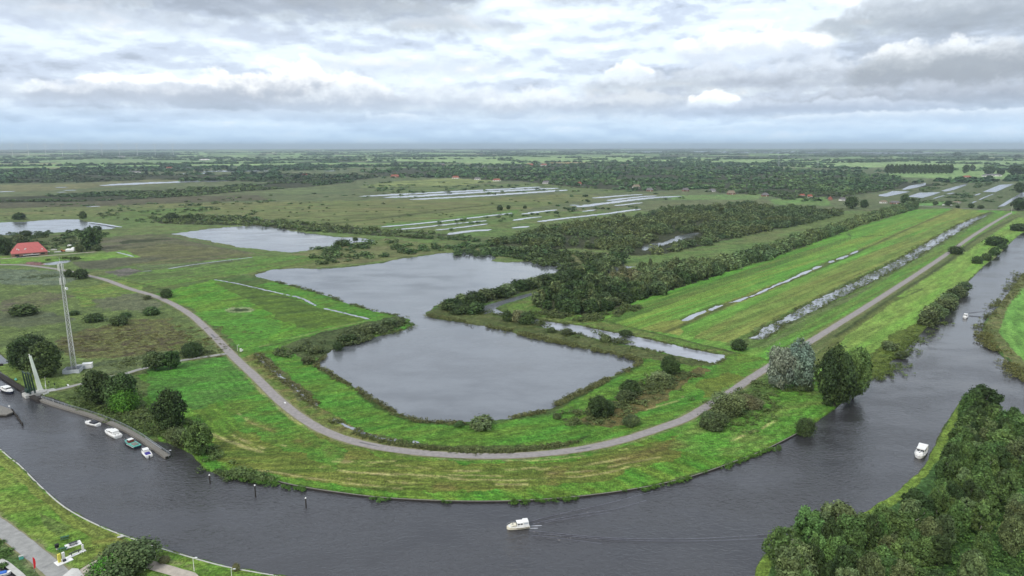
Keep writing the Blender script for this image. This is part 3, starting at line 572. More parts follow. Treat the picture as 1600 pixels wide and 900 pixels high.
def offset_poly(W, d):
    c = np.roll(W, -1, 0)-np.roll(W, 1, 0); n = np.stack([c[:, 1], -c[:, 0]], 1); n /= np.linalg.norm(n, axis=1)[:, None]+1e-9
    area = np.sum(W[:, 0]*np.roll(W[:, 1], -1)-np.roll(W[:, 0], -1)*W[:, 1])
    return W+n*(d if area > 0 else -d)
def poly_mesh(name, W, z, mat):
    me = bpy.data.meshes.new(name); bm = bmesh.new(); vs = [bm.verts.new((p[0], p[1], z)) for p in W]
    f = bm.faces.new(vs); bmesh.ops.triangulate(bm, faces=[f], ngon_method='EAR_CLIP'); bmesh.ops.recalc_face_normals(bm, faces=bm.faces)
    for f in bm.faces:
        if f.normal.z < 0: f.normal_flip()
    bm.to_mesh(me); bm.free(); me.materials.append(mat); return me
for i, (nm, P, mat, off) in enumerate([('canal',CANAL,M_CANAL,3),('lake',LAKE,M_LAKE,5),('pond',SPITPOND,M_LAKE,4),('pond',CHANNEL,M_DITCH,4),('lake',LAKE2,M_LAKE,9),('lake',LAKE3,M_LAKE,9),('pond',FARMPOND,M_LAKE,4),
        ('canal',CORNER,M_CANAL,1.5),('dock_water',NEARDOCK,M_CANAL,1),('marsh_water',BRAID1,M_DITCH,8),('marsh_water',BRAID2,M_DITCH,6),('pond',FENPOND,M_LAKE,8)]):
    tag(put_obj(nm, poly_mesh(nm, offset_poly(GP(P, WL), off), WL-.012*i, mat)), kind='structure')
def strip_mesh(name, W, wid, z, mat, ragged=0, seed=0, step=2.0, gap=0.0):
    """a strip following world points, real width wid"""
    S = spline(W, 8); L = np.concatenate([[0], np.cumsum(np.linalg.norm(np.diff(S, axis=0), axis=1))])
    n = max(3, int(L[-1]/step)); t = np.linspace(0, L[-1], n); C = np.stack([np.interp(t, L, S[:, 0]), np.interp(t, L, S[:, 1])], 1)
    T = np.gradient(C, axis=0); T /= np.linalg.norm(T, axis=1)[:, None]; N = np.stack([-T[:, 1], T[:, 0]], 1)
    r1 = 1+ragged*(fbm(t/4, t*0+seed, 3)-.5)*2; r2 = 1+ragged*(fbm(t/4, t*0+seed+9, 6)-.5)*2
    end = np.clip(np.minimum(t, L[-1]-t)/wid+.25, 0, 1) if ragged else np.ones(n)
    a = C+N*(wid/2*r1*end)[:, None]; b = C-N*(wid/2*r2*end)[:, None]
    V = np.zeros((2*n, 3)); V[0::2, :2] = a; V[1::2, :2] = b; V[:, 2] = z
    i = np.arange(n-1)*2; F = np.stack([i, i+1, i+3, i+2], 1)
    if gap: F = F[fbm(t[:-1]/7, t[:-1]*0+seed, 12) > gap*.6+.08]
    return np_mesh(name, V, F, [mat])
for i, (pts, w_, rg) in enumerate(DITCHES):
    if w_: tag(put_obj('ditch_water', strip_mesh('ditch_water', GP(pts), w_*1.15, .22+.005*i, M_DITCH, .9, i, 1.0, .35 if rg > .6 else 0)), kind='structure')
def px_width(pts, t):
    '''real width of a strip that is t picture rows thick at its middle'''
    k = len(pts)//2; (x0, y0), (x1, y1) = pts[k-1], pts[k]; mx, my = (x0+x1)/2, (y0+y1)/2; a, c = np.array(G(x0, y0)), np.array(G(x1, y1)); d = (c-a)/np.linalg.norm(c-a)
    v = np.array(G(mx, my-t/2))-np.array(G(mx, my+t/2)); return abs(v[0]*d[1]-v[1]*d[0])
for i, (pts, w_) in enumerate(FARWATER):
    tag(put_obj('marsh_water', strip_mesh('marsh_water', GP(pts), px_width(pts, .9+w_/10), .4+.01*(i % 7), M_DITCH, .6, i+40, 6.0, 0)), kind='structure')
for i, P in enumerate(FARPONDS): tag(put_obj('pond', poly_mesh('pond', GP(P), .5, M_DITCH)), kind='structure')
tag(put_obj('lake', poly_mesh('lake', GP(FARLAKE), .6, M_LAKE)), kind='structure')

# ------------------------------------------------------------------ roads
def asphalt(name, c):
    m, b = new_mat(name, .9, .2); P_ = geo('Position')
    k = smooth(noise(P_, .5, 5, .6), .3, .7, .86, 1.12)*smooth(noise(P_, 6, 3, .6), .3, .7, .92, 1.08)
    n = m.node_tree.nodes.new('ShaderNodeVectorMath'); n.operation = 'SCALE'; n.inputs[0].default_value = lin(c); put(n.inputs[3], k)
    put(b.inputs['Base Color'], X(n.outputs[0])); return m
M_ROAD = asphalt('worn_asphalt', (146,140,136)); M_GRAVEL = asphalt('pale_gravel', (176,166,152)); M_ROAD2 = asphalt('grey_asphalt', (150,149,144)); M_CONC = asphalt('pale_concrete', (200,197,190))
M_VERGE = asphalt('worn_verge', (128,126,92)); M_PATCH = asphalt('asphalt_repair', (112,110,110)); M_TRACK = asphalt('wheel_track', (158,153,148))
for k_, (pts, w_) in enumerate([(MAINROAD, 5.9), (SIDEROAD, 4.2), (NEARROAD, 6.4)]): tag(put_obj('road_verge', strip_mesh('road_verge', GP(pts), w_, .10-.005*k_, M_VERGE, .22, 5+k_, 1.2)), kind='structure')
for k_, (pts, w_) in enumerate([([(898,703.4),(910,701.6),(925,699)], .9), ([(560,691),(575,694.5),(592,698)], .8), ([(1118,628.5),(1128,621.5)], 1.0), ([(330,522),(336,528)], 1.2)]): tag(put_obj('road_repair', strip_mesh('road_repair', GP(pts), w_, .175, M_PATCH, .3, k_, 1.0)), kind='structure')
def road(name, pts, wid, z, mat): return tag(put_obj(name, strip_mesh(name, GP(pts), wid, z, mat, .07 if wid < 6.5 else .03, 3, 1.5)), kind='structure')
road('road', MAINROAD, 4.7, .16, M_ROAD); road('side_road', SIDEROAD, 3.2, .14, M_ROAD2); road('cross_road', CROSSROAD, 7, .3, M_ROAD)
road('near_road', NEARROAD, 5.2, .16, M_ROAD2); road('gravel_path', GRAVEL, 3.6, .12, M_GRAVEL); road('farm_lane', FARMLANE, 4, .14, M_GRAVEL)
tag(put_obj('parking_pad', poly_mesh('parking_pad', GP([(92,905),(112,888),(122,889),(134,905),(150,925),(100,930)]), .2, M_CONC)), kind='structure')
# ================================================================== AIR
def haze_box():
    b = B(); h = 36000; b.box((0, 0, 100.5), (2*h, 2*h, 209))
    m = bpy.data.materials.new('haze_air'); m.use_nodes = True; nt = m.node_tree; nt.nodes.remove(nt.nodes['Principled BSDF'])
    v = nt.nodes.new('ShaderNodeVolumePrincipled'); v.inputs['Color'].default_value = (.83,.95,1,1); v.inputs['Anisotropy'].default_value = .6; v.inputs['Density'].default_value = HAZE
    nt.links.new(v.outputs[0], nt.nodes['Material Output'].inputs['Volume'])
    o = b.build('haze', m); tag(o, kind='stuff'); return o
HAZE = 6e-5
haze_box()

# ================================================================== VEGETATION
def leaf_mat(name, c, rnd=.25, rough=.75):
    m, b = new_mat(name, rough, .2); c = lin(c)
    at = m.node_tree.nodes.new('ShaderNodeAttribute'); at.attribute_name = 'tint'
    oi = m.node_tree.nodes.new('ShaderNodeObjectInfo'); r = X(oi.outputs['Random'])
    n = noise(geo('Position'), .55, 2, .5)
    k = (r*rnd*2+(1-rnd))*smooth(n, .3, .7, .82, 1.2)*GK
    r2 = op('FRACT', r*7.31)
    base = mixc(r2, (c[0]*.92, c[1]*1.04, c[2], 1), (c[0]*1.1, c[1]*1.0, c[2]*.97, 1))
    s = m.node_tree.nodes.new('ShaderNodeVectorMath'); s.operation = 'MULTIPLY'; put(s.inputs[0], base); put(s.inputs[1], X(at.outputs['Color']))
    s2 = m.node_tree.nodes.new('ShaderNodeVectorMath'); s2.operation = 'SCALE'; put(s2.inputs[0], X(s.outputs[0])); put(s2.inputs[3], k)
    put(b.inputs['Base Color'], X(s2.outputs[0])); return m
LM = {'dark': leaf_mat('alder_leaves', (66,84,46)), 'mid': leaf_mat('birch_leaves', (86,112,60)), 'olive': leaf_mat('willow_leaves', (98,113,72)), 'bright': leaf_mat('bright_leaves', (86,136,46), .1),
      'silver': leaf_mat('silver_willow_leaves', (128,140,122), .05), 'shrub': leaf_mat('shrub_leaves', (86,98,60)), 'reed': leaf_mat('reed_blades', (112,118,74)), 'brown': leaf_mat('autumn_leaves', (114,118,82)),
      'herb': leaf_mat('tall_herbs', (78,108,54)), 'far': leaf_mat('far_wood_leaves', (98,114,74))}
M_BARK = paint('bark', (112,104,92), .9, .4, 3, .1); M_BIRCH = paint('birch_bark', (190,186,176), .9, .4, 3, .1)
def leaves(shape, n, size, seed):
    """leaf-clump faces through a crown about 10 m across and 10 m high: V, F, tint"""
    R = np.random.RandomState(seed)
    def shell(n, sx, sz, cz, r0, r1, taper=0.0, core=True):
        out = [(0,0,cz,min(sx, sz)*.8),(0,0,cz*.55,sx*.75)] if core else []
        for k in range(n):
            t = -1+2*(k+.5)/n; a = k*2.399+R.rand()*.7; w = math.sqrt(max(.05, 1-t*t))*(1-taper*(t+1)/2); u = R.uniform(.72, 1.08)
            out.append((sx*w*math.cos(a)*u, sx*w*math.sin(a)*u, max(.8, cz+sz*t*R.uniform(.9, 1.06)), R.uniform(r0, r1)))
        return out
    if shape == 'round':  lobes = shell(26, 3.3, 3.6, 4.9, 1.1, 1.9)
    elif shape == 'tall': lobes = shell(36, 3.2, 4.3, 5.0, .8, 1.6, .25)
    elif shape == 'open': lobes = shell(26, 3.4, 3.8, 5.0, .6, 1.45, .15, False)+[(0,0,4.5,1.6)]
    elif shape == 'bush': lobes = [(3.2*math.cos(a)*u, 3.2*math.sin(a)*u, z, q) for a, u, z, q in [(k*2.39+R.rand()*.6, R.uniform(.1,1.1), R.uniform(1.2,6.2), R.uniform(1.6,3.4)) for k in range(14)]]
    else:                 lobes = [(0,0,4.6,4.4),(0,0,2.0,4.2),(1.6,.4,5.0,3.4),(-1.5,-.6,3.8,3.2),(.2,1.7,3.6,3.0),(-.3,-1.6,4.4,3.0)]      # dense round bush
    L = np.array(lobes); w = L[:, 3]**2; idx = R.choice(len(L), n*2, p=w/w.sum())
    d = R.normal(size=(n*2, 3)); d /= np.linalg.norm(d, axis=1)[:, None]; d[:, 2] = np.where(d[:, 2] < -.8, -d[:, 2], d[:, 2])
    rr = np.where(R.rand(n*2) < .12, R.uniform(1.05, 1.4, n*2), R.uniform(.7, 1.06, n*2))+.12*(fbm(d[:, 0]*3+idx*7, d[:, 1]*3+d[:, 2]*2, seed % 40, 3)-.5)*3
    P = L[idx, :3]+d*(L[idx, 3]*rr)[:, None]
    q = np.min(np.linalg.norm(P[:, None, :]-L[None, :, :3], axis=2)/L[None, :, 3]+0*1, axis=1)
    keep = np.nonzero((q > .66) & (P[:, 2] > .1))[0][:n]; P = P[keep]; d = d[keep]; idx = idx[keep]; n = len(P)
    nrm = d*1.0+R.normal(size=(n, 3))*.55; nrm[:, 2] += .25; nrm /= np.linalg.norm(nrm, axis=1)[:, None]
    u = np.cross(nrm, R.normal(size=(n, 3))); u /= np.linalg.norm(u, axis=1)[:, None]; v = np.cross(nrm, u)
    s = size*R.uniform(.6, 1.35, n)[:, None]; u *= s; v *= s*R.uniform(.5, .9, n)[:, None]
    V = np.stack([P-u, P-v*.9, P+u, P+v], 1).reshape(-1, 3); F = np.arange(4*n).reshape(-1, 4)
    lt = R.uniform(.72, 1.3, len(L))[idx]*R.uniform(.55, 1.5, n); wm = R.uniform(.94, 1.07, len(L))[idx]
    T = np.stack([lt*wm, lt, lt/wm], 1); return V, F, np.repeat(T, 4, 0)
_cache = {}
LV = {'near': (6400, .30), 'mid': (1500, .55), 'far': (800, .72), 'tiny': (70, 2.0), 'close': (9000, .26)}
def crown_mesh(shape, lv, var, lm):
    k = (shape, lv, var, lm)
    if k not in _cache:
        n, s = LV[lv]; V, F, T = leaves(shape, n, s, hash_(shape)+var*13); _cache[k] = np_mesh('crown', V, F, [LM[lm]], False, T)
    return _cache[k]
def hash_(s): return sum(ord(c)*(i+3) for i, c in enumerate(s)) % 997
def trunk_mesh(var, birch=False):
    k = ('trunk', var, birch)
    if k not in _cache:
        b = B(); R = random.Random(var); b.bar((0,0,-.3), (.15,.05,3.4), .34, 7, .22)
        top = (.25, .1, 8.2); b.bar((.15,.05,3.4), top, .22, 6, .06)
        for i in range(6):
            z = 2.2+i*.9; a = i*2.4+R.random(); l = 2.6-.15*i; x0 = .15+.02*i
            b.bar((x0, .05, z), (x0+math.cos(a)*l, math.sin(a)*l, z+1.5+R.random()), .12, 5, .04)
        me = bpy.data.meshes.new('trunk'); me.from_pydata(b.v, [], b.f); me.update(); me.materials.append(M_BIRCH if birch else M_BARK); _cache[k] = me
    return _cache[k]
def tree(px, py, wpx, hpx, shape='round', lm='dark', lv='mid', name='tree', label=None, cat='tree', group=None, parts=True, birch=False, base=None):
    """a tree whose crown spans wpx by hpx picture pixels, its lowest foliage at picture row py"""
    x, y = G(px, py); s = mpp(px, py); dep = math.atan2(CAMH, math.hypot(x, y)); W = wpx*s
    Hh = max(.5*W, (hpx*s-.42*W*math.sin(dep))/math.cos(dep))
    off = .34*W; r_ = math.hypot(x, y); x += x/r_*off; y += y/r_*off
    if base is not None: x, y = base
    return plant(x, y, W, Hh, shape, lm, lv, name, label, cat, group, parts, birch)
NPL = [0]
def plant(x, y, W, H, shape, lm, lv, name, label=None, cat='tree', group=None, parts=True, birch=False, z=0.0):
    NPL[0] += 1; v = NPL[0] % 5; rz = (NPL[0]*2.399) % 6.283; k = (W/9.2, W/9.2, H/9.6)
    if parts:
        r = empty(name, (x, y, z), rz, label, cat, group)
        put_obj('crown', crown_mesh(shape, lv, v, lm), r, sc=k)
        put_obj('trunk', trunk_mesh(v % 3, birch), r, sc=(k[0], k[0], k[2]))
        return r
    o = put_obj(name, crown_mesh(shape, lv, v, lm), None, (x, y, z), rz, k); tag(o, label, cat, group); return o
def merged(name, items, shape='bush', lv='tiny', lm='olive', kind='stuff', seed=1, nvar=6, size=None, count=None):
    """items: (x, y, W, H, (r,g,b)) -> one mass of foliage"""
    n0, s0 = LV[lv]; n0 = count or n0; s0 = size or s0
    T = [leaves(shape, n0, s0, seed*50+i) for i in range(nvar)]; VV, FF, CC = [], [], []; off = 0
    it = np.array([(a[0], a[1], a[2], a[3]) for a in items]); tc = np.array([a[4] for a in items]); R = np.random.RandomState(seed)
    for i in range(nvar):
        sel = np.arange(i, len(items), nvar)
        if len(sel) == 0: continue
        V, F, C = T[i]; a = R.uniform(0, 6.28, len(sel)); c, s = np.cos(a), np.sin(a); q = it[sel]; w = (q[:, 2]/9.2)[:, None]; h = (q[:, 3]/9.6)[:, None]
        vx = (V[None, :, 0]*c[:, None]-V[None, :, 1]*s[:, None])*w+q[:, 0:1]; vy = (V[None, :, 0]*s[:, None]+V[None, :, 1]*c[:, None])*w+q[:, 1:2]; vz = V[None, :, 2]*h-.2
        VV.append(np.stack([vx, vy, vz], -1).reshape(-1, 3)); FF.append((F[None]+(np.arange(len(sel))*len(V))[:, None, None]).reshape(-1, 4)+off); off += len(sel)*len(V)
        CC.append((C[None]*tc[sel][:, None, :]).reshape(-1, 3))
    me = np_mesh(name, np.concatenate(VV), np.concatenate(FF), [LM[lm]], False, np.concatenate(CC))
    return tag(put_obj(name, me), kind=kind)
def scatter(poly_px, n, seed, grow=0.0):
    """points even in the view of the plan: n tries"""
    R = np.random.RandomState(seed); P = np.array(poly_px, float); lo, hi = P.min(0), P.max(0)
    q = R.uniform(lo, hi, (n, 2)); m = inside(P, q[:, 0], q[:, 1]); return q[m]
def grid_pts(poly_px, step, seed, jit=.45):
    """points about step metres apart inside the polygon on the ground"""
    R = np.random.RandomState(seed); W = GP(poly_px); lo, hi = W.min(0), W.max(0)
    gx, gy = np.meshgrid(np.arange(lo[0], hi[0], step), np.arange(lo[1], hi[1], step)); x = gx.ravel()+R.uniform(-jit, jit, gx.size)*step; y = gy.ravel()+R.uniform(-jit, jit, gx.size)*step
    m = inside(W, x, y); return x[m], y[m]
def tone(x, y, sc=60, seed=5, lo=.7, hi=1.3):
    """kinds of tree mix in drifts: brownish willow, green alder"""
    f = np.clip((fbm(x/sc, y/sc, seed, 3)-.5)*3+.5, 0, 1); R = np.random.RandomState(seed); k = R.uniform(lo, hi, x.shape)
    c = np.stack([.66+.36*f, .82+.20*f, .80+.14*f], -1)
    e = R.rand(*x.shape) < .12; c[e] = c[e]*np.array([.62, .78, .7]); return c*k[..., None]
def in_water(x, y):
    r = np.zeros(x.shape, bool)
    for P in (SPITPOND, FENPOND, FENCLEAR, LAKE, CANAL, LAKE2, LAKE3, CHANNEL): r |= inside(GP(P), x, y)
    return r
# --- middle wood: nearest as trees of their own, the rest one mass
def wood(poly, step, wid, hgt, seed, n_own, own_label, own_group, own_name, palette, stuff_name, gaps=0.0):
    x, y = grid_pts(poly, step, seed); m = ~in_water(x, y) & (fbm(x/34, y/34, seed+6, 3) > gaps); x, y = x[m], y[m]
    o = np.argsort(x**2+y**2); x, y = x[o], y[o]; R = np.random.RandomState(seed)
    t = tone(x, y, 55, seed); W = R.uniform(*wid, len(x)); H = R.uniform(*hgt, len(x))*(.8+.4*fbm(x/40, y/40, seed, 2))
    for i in range(min(n_own, len(x))):
        f = t[i, 0]/t[i, 1]; lm = palette[0] if f < .84 else palette[1] if f < 1.0 else palette[2]
        plant(x[i], y[i], W[i], H[i], 'bush' if i % 3 else 'round', lm, 'far', own_name, own_label, 'tree', own_group, parts=False)
    k = slice(n_own, None)
    if len(x) > n_own: merged(stuff_name, list(zip(x[k], y[k], W[k], H[k], t[k])), 'bush', 'tiny', 'olive', seed=seed, count=210, size=.95)
wood(WOOD_B, 7.5, (5,13), (6,13), 3, 230, 'willow or alder in the long wood bordering the striped meadows', 'trees of the wood along the striped meadows', 'willow_tree', ('dark','olive','brown'), 'woodland', .30)
wood(WOOD_A, 8.5, (6,15), (5,12), 4, 0, '', '', '', ('dark','olive','brown'), 'marsh_woodland', .45)
def mass(name, poly, n, seed, wpx, hpx, lm='far', base=(1,1,1), size=2.6, count=26, dens=None):
    q = scatter(poly, n, seed); W0 = np.array([mpp(a, b) for a, b in q]); X_, Y_ = GP([tuple(p) for p in q]).T; R = np.random.RandomState(seed)
    t = tone(X_, Y_, 220, seed)*np.array(base)
    if dens is not None: m = fbm(X_/dens, Y_/dens, seed+3, 3) > .45; X_, Y_, W0, t = X_[m], Y_[m], W0[m], t[m]
    clear = np.ones(len(X_), bool)
    for P in FARPONDS:
        Q = GP(P); clear &= ~(inside(Q, X_, Y_) | (dist_line(Q, X_, Y_) < 22) | inside(Q*.97, X_, Y_))
    for P, _w in FARWATER: Q = GP(P); clear &= dist_line(Q, X_, Y_, False) > 9+_w
    X_, Y_, W0, t = X_[clear], Y_[clear], W0[clear], t[clear]
    if name == 'distant_woodland': g_ = fbm(X_/260, Y_/150, seed+9, 3) > .40; X_, Y_, W0, t = X_[g_], Y_[g_], W0[g_], t[g_]
    W = W0*R.uniform(*wpx, len(X_)); H = np.minimum(W0*R.uniform(*hpx, len(X_)), 17); W = np.clip(W, 4, 60)
    merged(name, list(zip(X_, Y_, W, H, t)), 'bush', 'tiny', lm, seed=seed, count=count, size=size, nvar=4)
mass('distant_woodland', WOOD_C, 4600, 11, (5,9), (3,5.5), base=(.80,.92,.85), dens=None)
mass('distant_woodland', WOOD_D, 4200, 12, (5,10), (2,3.8), base=(.95,.92,.85))
mass('distant_woodland', WOOD_E, 1900, 13, (5,10), (2,3.2), base=(.85,.88,.9))
mass('distant_woodland', WOOD_F, 1500, 14, (5,9), (2,4), base=(1.0,1.0,.9))
mass('willow_thicket', HEDGE_G, 1900, 15, (5,10), (3,6), lm='olive', size=1.6, count=60, base=(.9,.95,.9))
mass('willow_thicket', ISLES_H, 260, 16, (6,10), (3,5), lm='olive', size=1.8, count=50, base=(.7,.82,.75), dens=60)
mass('scattered_scrub', [(0,330),(400,320),(800,300),(980,310),(780,345),(560,352),(300,345),(0,342)], 330, 17, (2.5,5), (1,2.6), base=(.75,.85,.75), dens=90)
mass('scattered_scrub', [(60,318),(400,306),(560,296),(700,300),(600,312),(400,322),(160,334),(60,330)], 300, 22, (5,10), (1.2,3), base=(.75,.9,.8), dens=120)
mass('scattered_scrub', [(560,285),(860,285),(1000,300),(900,303),(600,304)], 260, 23, (5,10), (1.2,3), base=(.75,.9,.8), dens=120)
mass('scattered_scrub', [(150,330),(400,325),(410,345),(250,350),(170,345)], 200, 24, (5,10), (2,5), base=(.7,.85,.75), dens=60)
mass('scattered_scrub', [(880,308),(1040,302),(1080,314),(960,332),(860,342),(800,350),(820,336)], 240, 25, (5,9), (2,4), base=(.7,.85,.75), dens=70)
mass('scattered_scrub', [(1380,300),(1500,284),(1600,286),(1600,322),(1430,318)], 900, 18, (4,8), (1.2,3), base=(.9,1.0,.9), dens=60)
mass('scattered_scrub', [(0,366),(180,360),(150,384),(60,392),(0,388)], 160, 19, (7,13), (4,7), lm='shrub', size=1.4, count=70, base=(.85,.95,.9))
mass('scattered_scrub', [(470,392),(560,376),(700,380),(860,388),(860,404),(780,402),(640,398),(500,414)], 420, 20, (8,16), (4,8), lm='shrub', size=1.3, count=80, base=(.85,.9,.85), dens=40)
mass('scattered_scrub', [(860,392),(960,402),(960,415),(880,425),(800,402)], 200, 21, (9,16), (5,9), lm='shrub', size=1.3, count=80, base=(.9,.92,.85))
# far treelines of the farmland
def far_country():
    R = np.random.RandomState(31); X_, Y_, W, H = [], [], [], []
    for i in range(330):
        r = 2600*math.exp(R.rand()*2.45); a = rad(R.uniform(-40, 40)); cx, cy = r*math.sin(a), r*math.cos(a)
        if r < 4200 and R.rand() < .45: continue
        t = .35+(math.pi/2 if R.rand() < .25 else 0)+R.normal()*.1; L = R.uniform(120, 900)*(1+r/12000); sw = R.uniform(8, 60)*(1+r/6000)*(.3 if R.rand() < .4 else 1); st = 11+r/420
        n = int(min(90, L*max(1, sw/25)/st/1.3)); s = R.uniform(-L/2, L/2, n); q = R.normal(size=n)*sw/2
        x = cx+s*math.cos(t)-q*math.sin(t); y = cy+s*math.sin(t)+q*math.cos(t); X_.append(x); Y_.append(y)
        W.append(R.uniform(.9, 1.7, n)*(10+r/450)); H.append(np.clip(R.uniform(6, 15, n)*(1+r/50000), 4, 22))
    X_, Y_, W, H = map(np.concatenate, (X_, Y_, W, H)); m = (np.hypot(X_, Y_) > 2700)
    X_, Y_, W, H = X_[m], Y_[m], W[m], H[m]; t = tone(X_, Y_, 600, 31)*np.array((.7, .82, .8))
    merged('distant_woodland', list(zip(X_, Y_, W, H, t)), 'dense', 'tiny', 'far', seed=31, count=16, size=3.6, nvar=4)
far_country()
# --- near and middle masses of low growth
def low(name, line, n, wid, wr, hr, seed, lm, tint=(1,1,1), count=34, size=1.1):
    """plants along a line of the plan"""
    W_ = spline(GP(line), 8); L = np.concatenate([[0], np.cumsum(np.linalg.norm(np.diff(W_, axis=0), axis=1))]); R = np.random.RandomState(seed)
    t = R.uniform(0, L[-1], n); x = np.interp(t, L, W_[:, 0])+R.normal(size=n)*wid; y = np.interp(t, L, W_[:, 1])+R.normal(size=n)*wid
    m = fbm(x/14, y/14, seed, 3) > .42; x, y = x[m], y[m]; k = R.uniform(.75, 1.25, len(x))
    return list(zip(x, y, R.uniform(*wr, len(x)), R.uniform(*hr, len(x)), [np.array(tint)*a for a in k]))
shore = LAKE[60:]+LAKE[:1]
reeds = []
reeds += low('r', LAKE[36:60], 1200, .9, (1.0,2.4), (.8,1.7), 41, 'reed', (.95,.92,.9))
reeds += low('r', LAKE[60:80], 500, 1.2, (1.2,3), (1.0,2.0), 42, 'reed', (.8,.9,.8))
reeds += low('r', LAKE[28:46], 1100, 1.1, (1.2,2.6), (.7,1.6), 43, 'reed', (1,.98,.9))
reeds += low('r', CHANNEL+CHANNEL[:1], 800, .7, (1.0,2.2), (.7,1.5), 44, 'reed', (.85,.92,.8))
reeds += low('r', DITCHES[0][0], 500, 1.6, (.9,2.0), (.8,1.7), 45, 'reed', (.95,.88,.85))
reeds += low('r', [(520,657),(600,690),(700,703),(760,706),(830,702),(900,690)], 700, 1.2, (.9,2.2), (.7,1.6), 46, 'reed', (.85,.9,.85))
reeds += low('r', BRAID1[10:]+BRAID1[:1], 1200, 2.2, (1.2,2.6), (.8,1.6), 47, 'reed', (.85,.92,.8))
reeds += low('r', BRAID1[:10], 1200, 2.6, (1.2,2.8), (.8,1.8), 48, 'reed', (.85,.95,.8))
reeds += low('r', [(1160,540),(1230,500),(1340,446),(1450,390)], 500, 3.0, (1.2,2.6), (.6,1.4), 148, 'reed', (.8,.95,.75))
reeds += low('r', [(1535,520),(1550,545),(1575,566),(1600,592),(1680,636)], 700, 2.6, (1.2,3), (.8,2.2), 49, 'reed', (1.05,.98,.8))
reeds += low('r', [(1535,515),(1545,495),(1560,478),(1590,440),(1640,398)], 700, 3.5, (1.4,3.4), (.8,2.4), 50, 'reed', (.9,.92,.8))
reeds += low('r', [(1352,590),(1385,580),(1400,556),(1440,520),(1465,500)], 700, 4.0, (1.2,3), (.5,1.3), 51, 'reed', (.75,.95,.5))
reeds += low('r', [(665,492),(725,503),(800,517),(900,540),(1000,563)], 700, 2.0, (1.5,3), (1.0,2.0), 52, 'reed', (.95,.95,.85))
reeds += low('r', [(66,409),(86,405.5),(112,403.5),(122,407)], 260, 2.0, (2,5), (1.2,3), 57, 'reed', (.55,.7,.55))
reeds += low('r', [(0,440),(60,432),(110,428)], 300, 6, (1.5,4), (.5,1.2), 53, 'reed', (.85,1.0,1.05))
reeds += low('r', [(180,570),(260,556),(340,550)], 500, 5, (1.2,3), (.6,1.4), 54, 'reed', (.85,.98,.85))
reeds += low('r', [(340,736),(380,744),(430,750)], 160, 1.2, (1.2,2.4), (.8,1.6), 55, 'reed', (.8,1.05,.9))
merged('reeds', reeds, 'dense', 'tiny', 'reed', seed=41, count=26, size=1.5, nvar=6)
# herb clumps and scrub beside the lake, behind the jetty and on the heath
herbs = []
herbs += low('h', [(450,555),(500,545),(560,525),(620,505)], 420, 5, (3,7), (1.5,3.6), 61, 'shrub', (.8,.85,.85))
herbs += low('h', [(110,622),(150,640),(200,660),(250,676),(300,694)], 300, 1.8, (2,4), (1.0,2.4), 62, 'shrub', (.9,1.05,.8))
herbs += low('h', [(120,612),(150,622),(220,648),(300,680)], 260, 4, (2,5), (1.0,2.6), 63, 'shrub', (1,1.1,.9))
herbs += low('h', [(900,655),(950,640),(1020,605),(1080,580)], 420, 5, (1.8,4.5), (.9,2.6), 64, 'shrub', (.95,1.0,.9))
herbs += low('h', [(1100,660),(1150,650),(1200,610),(1260,600)], 240, 7, (2,5), (.8,2.4), 65, 'shrub', (.95,1.1,.85))
herbs += low('h', [(700,470),(760,490),(830,500),(900,520),(1000,545)], 420, 3.4, (2,5), (1.2,3.0), 66, 'shrub', (.85,.9,.8))
herbs += low('h', [(130,545),(200,520),(270,525),(330,545)], 420, 14, (1.5,4), (.4,1.2), 67, 'shrub', (1.1,.85,.7))
herbs += low('h', [(330,700),(345,735),(400,745)], 90, 2.5, (2,4.5), (1.2,2.4), 68, 'shrub', (.95,1.15,.95))
herbs += low('h', [(840,488),(870,494),(930,498),(1000,476)], 200, 4, (3,6), (2,4), 69, 'shrub', (.9,.95,.85))
herbs += low('h', [(360,745),(400,752),(500,768),(600,780),(700,785)], 260, .7, (.8,1.8), (.4,1.0), 70, 'shrub', (.7,1.2,.5))
herbs += low('h', [(800,785),(900,778),(1000,765),(1100,740),(1200,703),(1260,675)], 420, .7, (.8,1.9), (.4,1.1), 71, 'shrub', (.75,1.2,.5))
herbs += low('h', [(-20,850),(0,864),(20,882),(40,900)], 420, 1.3, (1,2.2), (.5,1.3), 72, 'shrub', (.75,1.15,.7))
merged('undergrowth', herbs, 'bush', 'tiny', 'shrub', seed=61, count=60, size=1.2, nvar=6)
# ground cover of the wood in the foreground
x, y = grid_pts(PENIN_J+[], 2.6, 81); R_ = np.random.RandomState(81); k = R_.uniform(.7, 1.3, len(x)); f = fbm(x/9, y/9, 4, 3)
x2, y2 = grid_pts([(1720,740),(1850,800),(1850,1000),(1400,980),(1420,900),(1500,820)], 2.6, 83); x = np.concatenate([x, x2]); y = np.concatenate([y, y2]); k = R_.uniform(.6, 1.35, len(x)); f = fbm(x/9, y/9, 4, 3)
merged('undergrowth', [(a, b, c, d, np.array((.85+.3*h_, 1.02, .95))*q) for a, b, c, d, h_, q in zip(x, y, R_.uniform(2,4.5,len(x)), R_.uniform(.6,3.2,len(x)), f, k)], 'bush', 'tiny', 'herb', seed=82, count=60, size=1.0, nvar=6)
# ================================================================== TREES AND SHRUBS ONE CAN POINT AT
T = tree
